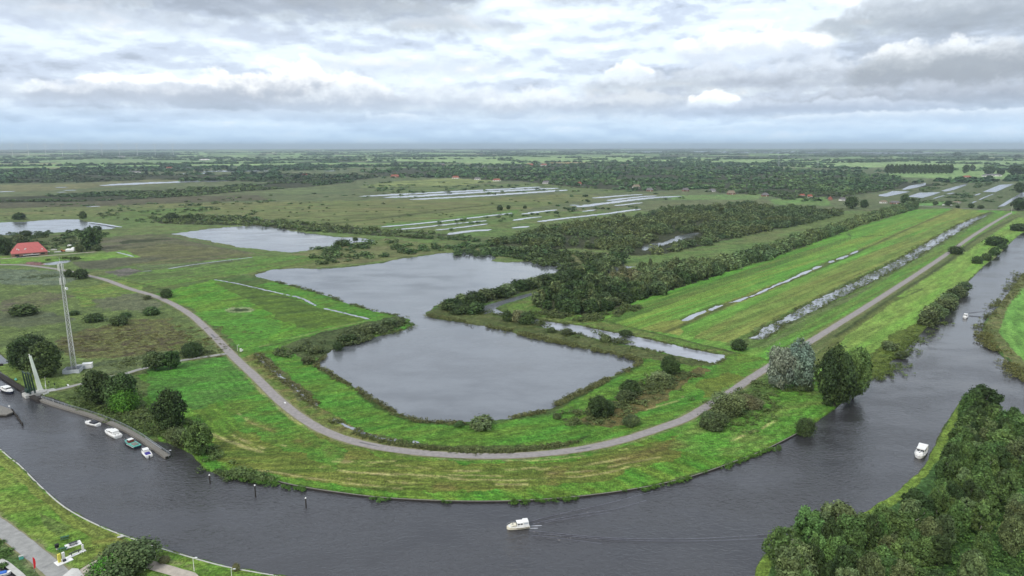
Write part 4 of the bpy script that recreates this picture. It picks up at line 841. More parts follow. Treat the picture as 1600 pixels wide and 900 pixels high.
# the wood on the point, foreground right
def peninsula():
    x, y = grid_pts(PENIN_J, 6.4, 91, .42); R = np.random.RandomState(91)
    gap = [GP([(1490,815),(1560,800),(1640,860),(1600,960),(1500,960),(1470,880)])]
    x2, y2 = grid_pts([(1720,750),(1850,800),(1850,1000),(1400,960),(1500,830)], 11, 93, .45); x = np.concatenate([x, x2]); y = np.concatenate([y, y2])
    k = 0
    for a, b in zip(x, y):
        if inside(gap[0], np.array([a]), np.array([b]))[0] and R.rand() < .5: continue
        k += 1; W = R.uniform(5.5, 9.5); H = R.uniform(7.5, 13.5); lm = ['mid','olive','dark','mid','olive','mid','mid'][R.randint(7)]
        plant(a, b, W, H, ['open','open','round','tall'][R.randint(4)], lm, 'near', 'birch_tree' if lm != 'dark' else 'alder_tree',
              'olive green birch or willow in the wood on the point' if lm != 'dark' else 'dark green alder in the wood on the point', 'tree',
              'birches in the wood on the point' if lm != 'dark' else 'alders in the wood on the point', birch=(lm != 'dark'))
peninsula()
T(1532,668,62,66,'open','dark','close','alder_tree','tall open-crowned tree at the tip of the point, where the canals meet')
T(1585,705,44,56,'open','mid','near','birch_tree','loose pale-green tree at the water east of the tip of the point',birch=True)
def rim(pts, seed):
    R = np.random.RandomState(seed)
    for i, (px, py, w, h, sh, lm) in enumerate(pts):
        T(px, py, w, h, sh, lm, 'near', 'birch_tree', 'olive green birch or willow in the wood on the point', 'tree', 'birches in the wood on the point', birch=True)
rim([(1222,900,60,70,'round','mid'),(1262,868,66,72,'open','mid'),(1305,862,76,72,'open','olive'),(1345,868,60,60,'round','mid'),(1240,925,70,70,'round','olive'),(1385,860,60,60,'open','mid'),(1425,820,48,56,'open','dark'),
     (1478,775,50,60,'open','mid'),(1488,745,44,56,'tall','mid'),(1497,715,40,50,'open','mid'),(1515,700,50,54,'round','mid'),(1560,730,56,60,'open','mid'),(1590,760,60,70,'tall','olive')], 5)
# by the bridge
T(38,580,42,52,'round','dark','near','alder_tree','dark tree left in the dense clump behind the raised bridge')
T(72,592,54,58,'round','dark','near','alder_tree','dark tree right in the dense clump behind the raised bridge')
T(50,560,44,40,'dense','dark','near','alder_tree','low dark crown at the back of the clump beside the mast')
T(155,634,48,56,'round','dark','near','alder_tree','broad dark tree beside the side road, left of its pair')
T(190,640,52,58,'round','dark','near','alder_tree','broad dark tree behind the bright green bush')
T(196,645,42,40,'dense','bright','near','bush','round bright green bush in front of the broad dark trees','bush')
T(268,676,52,66,'round','dark','near','alder_tree','tall dark tree in the meadow edge above the jetty')
T(310,715,42,56,'round','mid','near','willow_tree','tree on the bank by the end of the jetty')
T(285,700,34,36,'bush','shrub','near','willow_bush','low willow between the two trees above the jetty end','bush')
T(243,582,42,34,'open','shrub','near','willow_tree','grey-green willow on the side road verge, left of its pair')
T(268,579,34,32,'open','mid','near','willow_tree','grey-green willow on the side road verge with a bare pale branch')
T(300,559,29,26,'dense','dark','near','bush','round dark bush right of the verge willows','bush')
for i, (a, b, w, h, lb) in enumerate([(38,494,36,17,'wide low dark shrub at the left of the heath'),(116,493,15,9,'small dark shrub right behind the mast'),(147,504,27,13,'flat dark shrub between mast and twin shrubs'),
    (187,509,25,17,'larger of the twin dark shrubs on the heath'),(196,497,17,9,'smaller of the twin dark shrubs on the heath'),(237,493,23,15,'rounded dark shrub on the heath nearest the road bend'),
    (230,468,12,8,'small yellowish shrub on the road verge'),(260,466,17,16,'dark round bush on the far side of the curving road'),(127,436,19,17,'large round bush by the road behind the mast top'),
    (108,433,12,13,'round bush just right of the mast top'),(116,433,9,8,'smallest bush of the three by the road behind the mast')]):
    T(a, b, w, h, 'dense', 'dark' if i != 6 else 'brown', 'mid', 'shrub', lb, 'shrub')
for a, b, w, h, lm, lb in [(142,391,30,36,'dark','big dark tree right of the farm yard'),(125,394,14,13,'shrub','low bush at the foot of the big tree by the farm yard'),(10,399,22,28,'dark','dark tree left of the red-roofed farmhouse'),
    (-6,398,22,32,'dark','dark tree at the picture edge left of the farmhouse'),(32,380,18,14,'olive','pale tree behind the red roof'),(112,382,9,8,'brown','small yellowish tree in the farm garden'),(152,392,16,10,'olive','grey-green bush behind the big farm tree')]:
    T(a, b, w, h, 'round', lm, 'mid', 'tree', lb)
# big trees on the right bank
T(1218,612,46,70,'round','silver','close','silver_willow','silver-leaved willow beside the road, left half of the pair')
T(1246,613,48,78,'round','silver','close','silver_willow','silver-leaved willow beside the road, right and taller half')
T(1302,641,58,98,'round','dark','close','alder_tree','tall dark tree on the canal corner right of the silver willows')
T(1332,626,46,82,'round','mid','close','alder_tree','lighter green tree joined to the dark corner tree, nearer the water')
T(1257,682,27,30,'dense','dark','near','bush','round dark bush at the canal edge below the corner trees','bush')
T(1216,705,8,10,'dense','mid','mid','bush','very small bush on the sheet-piled canal edge','bush')
T(1140,655,54,40,'bush','olive','near','willow_bush','broad olive willow bush against the curving road','bush')
T(1168,640,34,24,'bush','brown','near','willow_bush','reddish-brown bush behind the broad olive willow','bush')
T(1110,673,40,28,'bush','shrub','near','willow_bush','low willow bush in front of the broad olive one','bush')
T(1255,612,26,18,'bush','shrub','near','bush','small green bush between silver willows and dark corner tree','bush')
# inside the bend
for a, b, w, h, sh, lm, lb in [(936,656,36,36,'round','dark','dark round tree at the wet hollow, nearest the lake'),(948,650,26,24,'bush','dark','lower half of the dark pair at the wet hollow'),(984,620,30,26,'round','dark','middle dark bush of the wet hollow'),
    (975,628,30,16,'bush','shrub','grey-green bush left of the hollow\'s middle bush'),(1046,588,30,32,'round','dark','upright dark tree at the far end of the wet hollow'),(1030,600,34,18,'bush','olive','olive bush at the foot of the hollow\'s far tree'),
    (870,656,13,11,'dense','shrub','small grey bush below the lake\'s right shore'),(752,672,38,19,'bush','olive','wide bush on the lake\'s near shore'),(716,668,14,10,'bush','mid','little bush left of the wide lakeside bush'),
    (985,668,24,22,'bush','olive','pale willow bush below the wet hollow'),(977,527,20,12,'dense','dark','dark bush standing in the channel'),(947,536,15,14,'dense','olive','small round tree on the channel\'s near bank'),
    (1154,549,23,20,'dense','dark','dark bush at the corner of the striped meadows'),(885,524,18,10,'bush','shrub','low bush on the spit beside the channel'),(860,520,16,9,'bush','shrub','lowest bush on the spit beside the channel'),
    (528,548,14,14,'dense','dark','dark bush above the lake\'s left shore'),(480,570,22,12,'bush','shrub','grey shrub at the lake\'s left corner'),(640,688,1,1,'bush','shrub','x'),(495,553,24,14,'bush','shrub','rounded shrub inland of the lake\'s left corner'),
    (545,536,24,16,'bush','dark','wide dark shrub on the bushy spit'),(580,522,30,18,'bush','olive','biggest olive shrub on the bushy spit'),(608,512,26,17,'bush','olive','olive shrub near the end of the bushy spit'),
    (258,536,1,1,'bush','shrub','x'),(1388,549,26,14,'bush','olive','olive bush on the marshy canal margin'),(1410,560,20,9,'bush','shrub','low grey bush at the marshy waterline')]:
    if lb != 'x': T(a, b, w, h, sh, lm, 'near' if h > 20 else 'mid', 'bush', lb, 'bush')
# trees along the wooded spit between the two waters
R2 = random.Random(4); L_ = spline([(704,488),(740,477),(790,462),(850,447),(900,437),(940,425),(964,414)], 5)
for i in range(26):
    t = i/25*(len(L_)-1); p = L_[int(t)]; T(p[0]+R2.uniform(-3,3), p[1]+R2.uniform(-2,2), R2.uniform(20,30), R2.uniform(17,23), 'bush', 'dark' if i % 3 else 'olive', 'mid', 'willow_tree', 'rounded dark willow in the row on the spit between lake and channel', 'tree', 'willows on the wooded spit', parts=False)
for i, (a, b, w, h, lb) in enumerate([(720,492,30,18,'low bush at the left tip of the wooded spit'),(728,482,28,24,'tree at the left tip of the wooded spit'),(745,492,28,20,'bush beside the spit\'s small pond'),(793,503,18,20,'bush right of the spit\'s small pond'),
    (808,504,20,20,'yellowish bush right of the spit\'s small pond'),(823,508,22,22,'tallest bush where spit and channel meet')]): T(a, b, w, h, 'bush', 'brown' if i == 4 else 'dark', 'mid', 'bush', lb, 'bush')
# canal margin, right
for i in range(9):
    t = i/8; T(1450+52*t+R2.uniform(-3,3), 510-52*t, 30-8*t, 27-9*t, 'bush', 'olive' if i % 3 else 'shrub', 'mid', 'willow_bush', 'dense willow in the thicket overhanging the right canal', 'bush', 'willows of the canal thicket', parts=False)
for a, b, w, h, lb in [(1493,398,20,14,'round dark tree beside the straight road'),(1526,413,15,13,'dark tree leftmost on the far canal bank'),(1541,408,14,12,'dark bush second in the row on the far canal bank'),(1553,400,15,14,'dark tree over the water in the far canal row'),
    (1566,390,14,9,'low bush at the right of the far canal row'),(1556,385,30,10,'long flat thicket beside the far canal'),(1592,362,24,8,'flat thicket where the canal leaves the picture'),(1503,458,16,8,'low bush leaning over the canal by the moored boat gap'),(1508,447,12,6,'tiny clump on the canal edge')]:
    T(a, b, w, h, 'dense', 'dark', 'mid', 'tree' if 'tree' in lb else 'bush', lb, 'tree' if 'tree' in lb else 'bush')
for a, b, w, h, lb in [(30,343,17,12,'round tree on the far side of the left lake'),(130,341,10,12,'tree at the right end of the left lake'),(269,345,20,14,'broadest tree in the moor beyond the second lake'),(290,343,9,8,'narrow tree right of the broadest moor tree'),(298,342,9,9,'second narrow tree on the moor'),
    (309,341,7,8,'third narrow tree on the moor'),(781,329,9,9,'left of two small trees on the brown moor'),(794,327,6,7,'right of two small trees on the brown moor'),(820,326,6,5,'lone small bush on the moor strip'),(152,360,12,8,'bush on the lower edge of the left lake'),
    (70,368,12,6,'bush on the shore of the left lake'),(40,369,18,7,'wide bush on the shore of the left lake'),(555,377,8,7,'small bush at the tip of the second lake'),(535,385,22,10,'dark bushes below the tip of the second lake')]:
    T(a, b, w, h, 'dense', 'dark', 'far', 'tree' if 'tree' in lb else 'bush', lb, 'tree' if 'tree' in lb else 'bush', parts=False)
for i in range(16):   # the avenue of tall trees, far right
    T(1386+i*6.6, 272, 8.5, 14.5, 'round', 'dark', 'far', 'poplar_tree', 'tall dark tree in the straight row across the far pasture', 'tree', 'trees of the straight far row', parts=False)
for a, b, w, h, lb in [(1508,271,10,13,'left tree beside the far red farm'),(1519,268,9,10,'right tree beside the far red farm'),(1545,273,16,13,'round grove left of the long grey barn'),(1563,274,12,9,'pale grove behind the long grey barn'),(1588,275,26,15,'broad grove right of the long grey barn'),
    (1536,251,14,8,'dark copse in the far pasture'),(1590,247,10,5,'small copse at the far right'),(1495,245,13,5,'flat copse left in the far pasture'),(1592,302,16,16,'tree at the right edge above the far canal'),(1593,330,24,20,'dark trees beside the far canal bridge'),
    (1461,321,8,6,'bush left on the cross road'),(1481,322,10,8,'bush middle on the cross road'),(1496,326,7,5,'bush below the cross road'),(1517,326,10,8,'bush right on the cross road'),(1532,327,10,6,'last bush on the cross road'),(1413,318,14,14,'dark tree at the end of the long wood'),
    (1425,322,10,12,'brown tree at the very end of the long wood'),(1330,327,20,20,'tall dark tree behind the village gardens'),(1350,325,14,12,'tree right of the village gardens')]:
    T(a, b, w, h, 'round', 'dark', 'far', 'tree', lb, parts=False)
# ================================================================== BUILT THINGS
def height_for(px, py, top):
    """height of an upright thing standing at px, py whose top shows at picture row top"""
    x, y = G(px, py); c, s = math.cos(PITCH), math.sin(PITCH); lo, hi = 0, 400
    for _ in range(40):
        h = (lo+hi)/2; f = y*c-(h-CAMH)*s; u = y*s+(h-CAMH)*c
        if 450-FPX*u/f > top: lo = h
        else: hi = h
    return lo
def ang(a, b, z=0.0):
    p, q = G(*a, z), G(*b, z); return math.atan2(q[1]-p[1], q[0]-p[0])
WHITE = paint('white_gelcoat', (236,234,228), .35, .06, 1); CREAM = paint('cream_gelcoat', (232,224,200), .4, .06, 1); NAVY = paint('navy_hull', (30,36,54), .35, .1, 1); GLASS = paint('dark_glass', (34,40,48), .15, .1, 1, .6)
WOODG = paint('grey_timber', (128,124,116), .85, .3, 2, .2); WOODD = paint('dark_timber', (58,54,50), .9, .35, 2, .2); STEEL = paint('galvanised_steel', (168,172,176), .5, .12, 2, .4, .3); DKGREEN = paint('dark_green_steel', (38,62,52), .5, .15, 1)
LIME = paint('pale_green_white_steel', (238,244,228), .5, .05, .4); RED = paint('red_cloth', (206,34,44), .7, .1, 2); TEAL = paint('teal_paint', (96,176,160), .5, .1, 2); BLACK = paint('black_rubber', (28,28,30), .7, .1, 2)
YEL = paint('yellow_panel', (226,214,92), .6, .08, 2); MAHOG = paint('mahogany', (120,52,40), .4, .2, 2); PURPLE = paint('purple_canvas', (62,54,132), .8, .1, 2); CANVAS = paint('charcoal_canvas', (60,62,68), .85, .1, 2); ORANGE = paint('orange_paint', (216,96,48), .5, .1, 2)
CONC = paint('weathered_concrete', (186,184,176), .85, .15, .8, .2); GREYP = paint('grey_panels', (186,190,194), .6, .1, 1); GREEN = paint('green_bench_paint', (48,92,66), .6, .1, 2); BLUE = paint('blue_canvas', (60,110,190), .7, .1, 2); SOIL = paint('lamp_glass', (225,228,230), .4, .05, 2)
FOAM = paint('foam', (190,192,196), .8, .3, 3, .2)

def hull_mesh(b, L, W, fb, sheer=.35, bow=.32, draft=.35, stern=.86):
    n = 11; rings = []
    for i in range(n):
        t = i/(n-1); x = -L/2+L*t
        w = W/2*(stern+(1-stern)*min(1, t/.35)) if t < 1-bow else W/2*math.sqrt(max(0.0004, 1-((t-(1-bow))/bow)**2))
        z = fb+sheer*t*t; ch = .62*w
        rings.append([(x-(.0 if t < .9 else .25*(t-.9)/.1), -ch*.5, -draft), (x, -w*.86, fb*.25), (x, -w, z), (x, w, z), (x, w*.86, fb*.25), (x-(.0 if t < .9 else .25*(t-.9)/.1), ch*.5, -draft)])
    v = [p for r in rings for p in r]; f = []
    for i in range(n-1):
        for k in range(6):
            if k == 2: f.append((i*6+2, (i+1)*6+2, (i+1)*6+3, i*6+3)); continue
            f.append((i*6+k, (i+1)*6+k, (i+1)*6+(k+1) % 6, i*6+(k+1) % 6))
    f.append(tuple(range(5, -1, -1))); f.append(tuple((n-1)*6+k for k in range(6)))
    b.add(v, f); return lambda t: fb+sheer*t*t
def windows(par, x0, x1, y, z, hgt, n, side=True, mat=GLASS):
    w = (x1-x0)/n
    for i in range(n):
        for sy in (-1, 1):
            b = B(); b.box((x0+w*(i+.5), sy*y, z), (w*.72, .05, hgt)); b.build('window', mat, par)
def rail(par, L, W, z, x0=.05, mat=STEEL):
    b = B(); pts = []
    for i in range(7): t = x0+(1-x0)*i/6*.5+.5*(1-x0) if False else .5+i/6*.49; w = W/2*math.sqrt(max(0, 1-((t-.68)/.32)**2)) if t > .68 else W/2; pts.append((-L/2+L*t, w*.94))
    for sy in (-1, 1):
        for i in range(6): b.bar((pts[i][0], sy*pts[i][1], z+.5), (pts[i+1][0], sy*pts[i+1][1], z+.55), .03, 4)
        for i in range(0, 7, 2): b.bar((pts[i][0], sy*pts[i][1], z-.2), (pts[i][0], sy*pts[i][1], z+.52), .025, 4)
    return b.build('railing', mat, par)
def boat(px, py, a, L, W, label, style, group=None, name='motor_boat'):
    x, y = G(px, py, WL); r = empty(name, (x, y, WL), a, label, 'boat', group)
    hm = {'navy': NAVY, 'dark': NAVY, 'cream': CREAM}.get(style.get('hull'), WHITE); fb = style.get('fb', .9)
    b = B(); zt = hull_mesh(b, L, W, fb, bow=style.get('bow', .38)); b.build('hull', hm, r, bevel=0)
    b = B(); b.prism([(p[0]*.96, p[1]*.93) for p in [(-L/2, -W*.43), (-L*.15, -W/2), (L*.12, -W/2), (L*.3, -W*.40), (L*.42, -W*.24), (L*.485, 0), (L*.42, W*.24), (L*.3, W*.40), (L*.12, W/2), (-L*.15, W/2), (-L/2, W*.43)]], fb+.02, fb+.30)
    b.build('deck', style.get('deck', WHITE), r)
    b = B()
    for sy in (-1, 1): b.bar((-L*.46, sy*W*.46, fb*.85), (L*.1, sy*W*.505, fb*.9), .07, 5)
    b.build('rubbing_strake', style.get('strake', BLACK), r)
    z = fb+.3
    for c in style['cabins']:     # x0, x1, width, height, kind, material
        x0, x1, w, h_, kind, mt = c; b = B(); b.box(((x0+x1)/2*L, 0, z+h_/2), ((x1-x0)*L, w*W, h_), 0, .86 if kind != 'canopy' else .9, .84 if kind != 'canopy' else .92, 0)
        cb = b.build({'cabin': 'cabin', 'house': 'wheelhouse', 'canopy': 'canopy', 'pad': 'sun_pad'}[kind], mt, r, bevel=.08)
        if kind == 'cabin': windows(cb, x0*L+.3, x1*L-.4, w*W*.475, z+h_*.55, h_*.34, c[4] == 'cabin' and 2 or 1)
        if kind == 'house':
            windows(cb, x0*L+.2, x1*L-.2, w*W*.465, z+h_*.66, h_*.36, 2)
            for s_ in (-.22, .22):
                q = B(); q.box(((x0+x1)/2*L+(x1-x0)*L/2*(1-.14*.60)+.05, s_*W*w*.95, z+h_*.60), (.16, w*W*.38, h_*.42)); q.build('windscreen', GLASS, cb)
            q = B(); q.box(((x0+x1)/2*L, 0, z+h_+.04), ((x1-x0)*L*.95, w*W*.92, .09)); q.build('roof', WHITE, cb, bevel=.03)
        if kind == 'canopy' and mt is not CANVAS:
            q = B(); q.box(((x0+x1)/2*L, -w*W*.475, z+h_*.62), ((x1-x0)*L*.7, .05, h_*.36)); q.build('window', GREYP, cb)
            q = B(); q.box(((x0+x1)/2*L, w*W*.475, z+h_*.62), ((x1-x0)*L*.7, .05, h_*.36)); q.build('window', GREYP, cb)
    for hx, hy in style.get('hatches', []):
        q = B(); q.box((hx*L, hy*W, z+.03+style.get('hz', 0)), (.62, .46, .07)); q.build('hatch', GLASS, r, bevel=.02)
    if style.get('rail', True): rail(r, L, W, fb+.35)
    for i in range(style.get('fenders', 0)):
        q = B(); q.bar((-L*.3+i*L*.22, -W*.52, fb*.2), (-L*.3+i*L*.22, -W*.52, fb*.8), .13, 7); q.build('fender', BLACK if i % 2 else WHITE, r)
    if style.get('outboard'): q = B(); q.box((-L/2-.25, 0, .55), (.45, .4, 1.0), 0, .8); q.build('outboard_motor', CANVAS, r, bevel=.06)
    if style.get('mast'): q = B(); q.bar((style['mast']*L, 0, z+1.2), (style['mast']*L-.2, 0, z+2.9), .035, 4); q.build('mast', STEEL, r)
    return r
aq = ang((60,622), (255,712))
boat(809, 825, ang((825,823), (797,826), WL), 7.4, 2.9, 'cream and white cabin cruiser under way alone in mid canal, trailing a wake', dict(hull='cream', fb=.75, cabins=[(.0,.33,.66,.55,'cabin',CREAM),(-.22,.08,.78,1.15,'house',WHITE),(-.46,-.2,.84,1.55,'canopy',WHITE)], hatches=[(.24,0)], hz=.55))
boat(1438, 711, ang((1446,694), (1432,716), WL), 10.5, 3.9, 'white motor cruiser with rows of dark windows beside the wood on the point', dict(fb=1.1, cabins=[(.05,.36,.74,.65,'cabin',WHITE),(-.28,.12,.84,1.45,'house',WHITE),(-.47,-.26,.92,1.75,'canopy',WHITE)], hatches=[(.16,-.2),(.16,.06),(.16,.25),(.27,0)], hz=.62))
boat(1508, 497, ang((1516,486), (1506,499), WL), 8.5, 3.0, 'small white cruiser coming down the far reach of the canal', dict(fb=.9, cabins=[(.02,.33,.7,.5,'cabin',WHITE),(-.36,.06,.8,1.35,'house',WHITE)]))
boat(12, 612, ang((0,605), (27,618), WL), 11, 3.7, 'navy-hulled white cruiser moored at the dark quay left of the bridge', dict(hull='navy', fb=1.0, cabins=[(.08,.34,.7,.55,'cabin',WHITE),(-.3,.12,.8,1.3,'house',WHITE),(-.46,-.28,.82,1.0,'canopy',WHITE)], mast=-.1, fenders=2))
g_ = 'boats moored along the jetty'
aj = lambda a, b: ang(a, b, WL)
boat(144, 663, aj((157,664), (133,658)), 8.6, 3.0, 'white sports boat with charcoal canopy, first along the jetty from the bridge', dict(fb=.7, cabins=[(.08,.36,.62,.32,'cabin',WHITE),(-.34,.05,.76,.75,'canopy',CANVAS)], fenders=2), g_)
boat(176, 679, aj((190,684), (164,669)), 11.2, 3.9, 'all-white broad cruiser, second along the jetty', dict(fb=1.0, cabins=[(.0,.30,.7,.6,'cabin',WHITE),(-.3,.06,.78,1.1,'house',WHITE)], hatches=[(-.38,.15),(-.38,-.15)], fenders=3), g_)
boat(206, 695, aj((218,702), (193,688)), 10.8, 3.5, 'dark-hulled boat with teal deck, mahogany cabin and white roof', dict(hull='dark', fb=.85, deck=TEAL, strake=WHITE, cabins=[(.0,.2,.66,1.15,'house',MAHOG),(-.4,-.12,.62,.35,'pad',WOODG),(.28,.38,.4,.3,'pad',TEAL)], fenders=2), g_)
boat(229, 710, aj((234,716), (222,701)), 7.6, 3.1, 'small white boat with purple cockpit canvas, last along the jetty', dict(fb=.8, cabins=[(-.02,.34,.74,.9,'house',WHITE),(-.4,-.05,.66,.25,'pad',PURPLE)], outboard=True, fenders=2), g_)

# wakes on the water
def ridge(name, pts_list, mat, wid=1.9, hgt=.42, z=WL):
    V, F = [], []; o = 0
    for pts in pts_list:
        S = spline(GP(pts, WL), 8); n = len(S); T = np.gradient(S, axis=0); T /= np.linalg.norm(T, axis=1)[:, None]; N = np.stack([-T[:, 1], T[:, 0]], 1)
        t = np.linspace(0, 1, n); w = wid*(.5+.8*t)[:, None]/2; h_ = hgt*np.sin(np.clip(t*8+.35, 0, math.pi/2))*(1-t*.75)
        L3 = np.column_stack([S-N*w, np.full(n, z-.03)]); M3 = np.column_stack([S, z+h_]); R3 = np.column_stack([S+N*w, np.full(n, z-.03)])
        V.append(np.stack([L3, M3, R3], 1).reshape(-1, 3)); i = np.arange(n-1)*3+o
        F += [np.stack([i, i+3, i+4, i+1], 1), np.stack([i+1, i+4, i+5, i+2], 1)]; o += 3*n
    me = np_mesh(name, np.concatenate(V), np.concatenate(F), [mat], False); return tag(put_obj(name, me), kind='stuff')
ridge('wake', [[(824,817),(880,803),(950,787),(1020,768)],[(830,820),(900,806),(960,796),(1010,782)],[(850,818),(910,808),(955,801)],[(826,830),(900,838),(980,843),(1080,843),(1180,838),(1290,834)],[(840,835),(920,842),(1000,846),(1100,846),(1200,842)],[(830,838),(880,843),(940,850)],
               [(1512,490),(1535,487),(1558,481)],[(1512,494),(1540,496),(1556,494)],[(1180,838),(1240,834),(1300,828)]], M_CANAL)
CREST = paint('wave_crest', (128,130,142), .3, .3, .5, .6)
ridge('wave_crest', [[(824,817),(880,803),(950,787),(1020,768)],[(830,820),(900,806),(960,796),(1010,782)],[(850,818),(910,808),(955,801)],[(826,830),(900,838),(980,843),(1080,843),(1180,838),(1290,834)],[(840,835),(920,842),(1000,846),(1100,846),(1200,842)],[(830,838),(880,843),(940,850)],
               [(1512,490),(1535,487),(1558,481)],[(1512,494),(1540,496),(1556,494)],[(1180,838),(1240,834),(1300,828)]], CREST, .42, .50)
ridge('foam', [[(826,822),(834,821.6),(846,821)],[(825,825.5),(832,825.4),(840,825.2)]], FOAM, .5, .1)

# ---- quay, jetty and bank edging
def wall_strip(b, pts, wid, z0, z1, k=6):
    S = spline(pts, k); T = np.gradient(S, axis=0); T /= np.linalg.norm(T, axis=1)[:, None]; N = np.stack([-T[:, 1], T[:, 0]], 1); n = len(S)
    for i in range(n-1):
        a, c = S[i], S[i+1]; na, nc = N[i]*wid/2, N[i+1]*wid/2
        if i == 0: base = len(b.v); 
    v = []; f = []
    for i in range(n):
        l, r_ = S[i]+N[i]*wid/2, S[i]-N[i]*wid/2; v += [(l[0], l[1], z0), (r_[0], r_[1], z0), (r_[0], r_[1], z1), (l[0], l[1], z1)]
    for i in range(n-1):
        o = i*4
        for k_ in range(4): f.append((o+k_, o+4+k_, o+4+(k_+1) % 4, o+(k_+1) % 4))
    f.append((0, 1, 2, 3)); f.append(tuple((n-1)*4+q for q in (3, 2, 1, 0))); b.add(v, f); return S, N
def edging(name, pts, mat, capmat, label, wid=.35, z1=.12, capw=.5):
    r = empty(name, (0, 0, 0), 0, label, 'bank wall'); b = B(); wall_strip(b, GP(pts, 0), wid, -1.9, z1-.15, 4); b.build('sheet_piling', mat, r)
    b = B(); wall_strip(b, GP(pts, 0), capw, z1-.147, z1, 4); b.build('capping', capmat, r)
edging('bank_edging', [(430,751),(470,760),(520,768),(600,777.5),(700,782.5),(800,782.5),(900,776),(1000,762.5),(1080,744.5),(1150,720.5),(1200,700.5),(1250,675)], WOODD, WOODG, 'dark timber edging of the green bank on the inside of the canal bend', .3, .16, .35)
edging('bank_edging', [(-100,611),(0,702),(30,726.5),(60,757),(100,792),(150,819.5),(200,839.5),(250,856.5),(300,871.5),(350,885),(400,894.5),(450,903),(500,914)], CONC, CONC, 'pale concrete edging of the lawn bank at lower left', .3, .14, .42)
# dark quay running to the bridge
r = empty('quay', (0, 0, 0), 0, 'dark timber quay left of the raised bridge', 'quay'); b = B(); wall_strip(b, GP([(-60,553),(0,585),(28,603),(50,618),(62,624)], .5), 2.4, .25, .5); b.build('deck', WOODD, r)
b = B(); wall_strip(b, GP([(-60,557),(0,588),(27,606),(49,621),(61,627)], 0), .3, -1.9, .24); b.build('fender_wall', WOODD, r)
# jetty
JP = [(62,622),(88,631),(118,640),(150,650),(185,664),(215,680),(240,697),(262,712)]
r = empty('jetty', (0, 0, 0), 0, 'long grey timber jetty with a railing where four boats lie', 'jetty')
b = B(); S, N = wall_strip(b, GP(JP, .5), 1.8, .32, .5); b.build('deck', WOODG, r)
b = B(); wall_strip(b, S-N*1.02, .20, -.85, .42, 1); b.build('fender_boards', WOODG, r)
b = B(); off = S+N*.88; wall_strip(b, off, .10, 1.5, 1.6, 1); wall_strip(b, off, .06, 1.0, 1.06, 1); b.build('handrail', STEEL, r)
for i in range(0, len(S), 2):
    q = B(); q.bar((off[i][0], off[i][1], .4), (off[i][0], off[i][1], 1.55), .06, 5); q.build('post', STEEL, r)
for i in range(0, len(S), 3):
    for s_ in (-.7, .7): q = B(); p = S[i]+N[i]*s_; q.bar((p[0], p[1], -2.2), (p[0], p[1], .33), .18, 7); q.build('pile', WOODD, r)
i0 = len(S)-11; b = B(); wall_strip(b, off[i0:i0+7], .05, .58, .98, 1); b.build('rail_panel', STEEL, r)
def pole_thing(name, px, py, h_, label, cat, head, col=STEEL, rad_=.06, z=0.0, group=None):
    x, y = G(px, py, z); r = empty(name, (x, y, z), 0, label, cat, group); b = B(); b.bar((0,0,-.3), (0,0,h_), rad_, 6, rad_*.8); b.build('pole', col, r)
    if head == 'lamp': q = B(); q.bar((0,0,h_-.05), (.7,0,h_+.08), .05, 5); q.build('arm', col, r); q = B(); q.box((.95,0,h_+.08), (.75,.30,.16), 0, .8); q.build('lamp_head', SOIL, r, bevel=.04)
    if head == 'sign': q = B(); q.box((0,-.08,h_-.3), (.8,.05,.6)); q.build('sign_board', WHITE, r)
    if head == 'cap': q = B(); q.bar((0,0,h_-.02), (0,0,h_+.28), rad_*1.25, 8, rad_*.9); q.build('cap', WHITE, r)
    if head == 'signal': q = B(); q.box((0,0,h_), (.38,.34,1.0)); q.build('signal_head', BLACK, r, bevel=.03)
    return r
pole_thing('jetty_lamp', 263, 713, 2.6, 'white lamp on a pole at the outer end of the jetty', 'lamp', 'lamp', STEEL, .07, .5)
for a, b_, t, lb in [(328,755,741,'white-capped mooring post nearest the reedy bank'),(399,776,757,'middle white-capped mooring post below the overhanging reeds'),(478,793,777,'white-capped mooring post farthest out in the canal')]:
    pole_thing('mooring_post', a, b_, height_for(a, b_, t)-.3, lb, 'post', 'cap', WOODD, .24, WL, 'mooring posts in the canal')
# guide work at the left edge
r = empty('guide_pier', (0,0,0), 0, 'mossy timber guide pier at the left edge opposite the bridge', 'pier')
b = B(); b.prism([tuple(p) for p in GP([(-30,626),(0,633),(16,638),(20,643),(10,647),(-30,647)], .6)], .1, .6); b.build('platform', WOODG, r)
b = B(); wall_strip(b, GP([(-30,649),(10,649),(20,644),(17,638)], 0), .3, -1.8, .08, 2); b.build('fender_boards', WOODD, r)
b = B(); wall_strip(b, GP([(20,641),(27,650),(35,662)], .5), .5, -.2, .5, 3); b.build('guide_beam', WOODD, r)
for p in ((20,641),(27,650),(35,662)):
    q = B(); g = G(*p, .2); q.bar((g[0], g[1], -2.2), (g[0], g[1], .9), .22, 7); q.build('pile', WOODD, r)
pole_thing('pier_sign', 15, 640, 2.2, 'small white sign on the guide pier', 'sign', 'sign', STEEL, .06, .6)

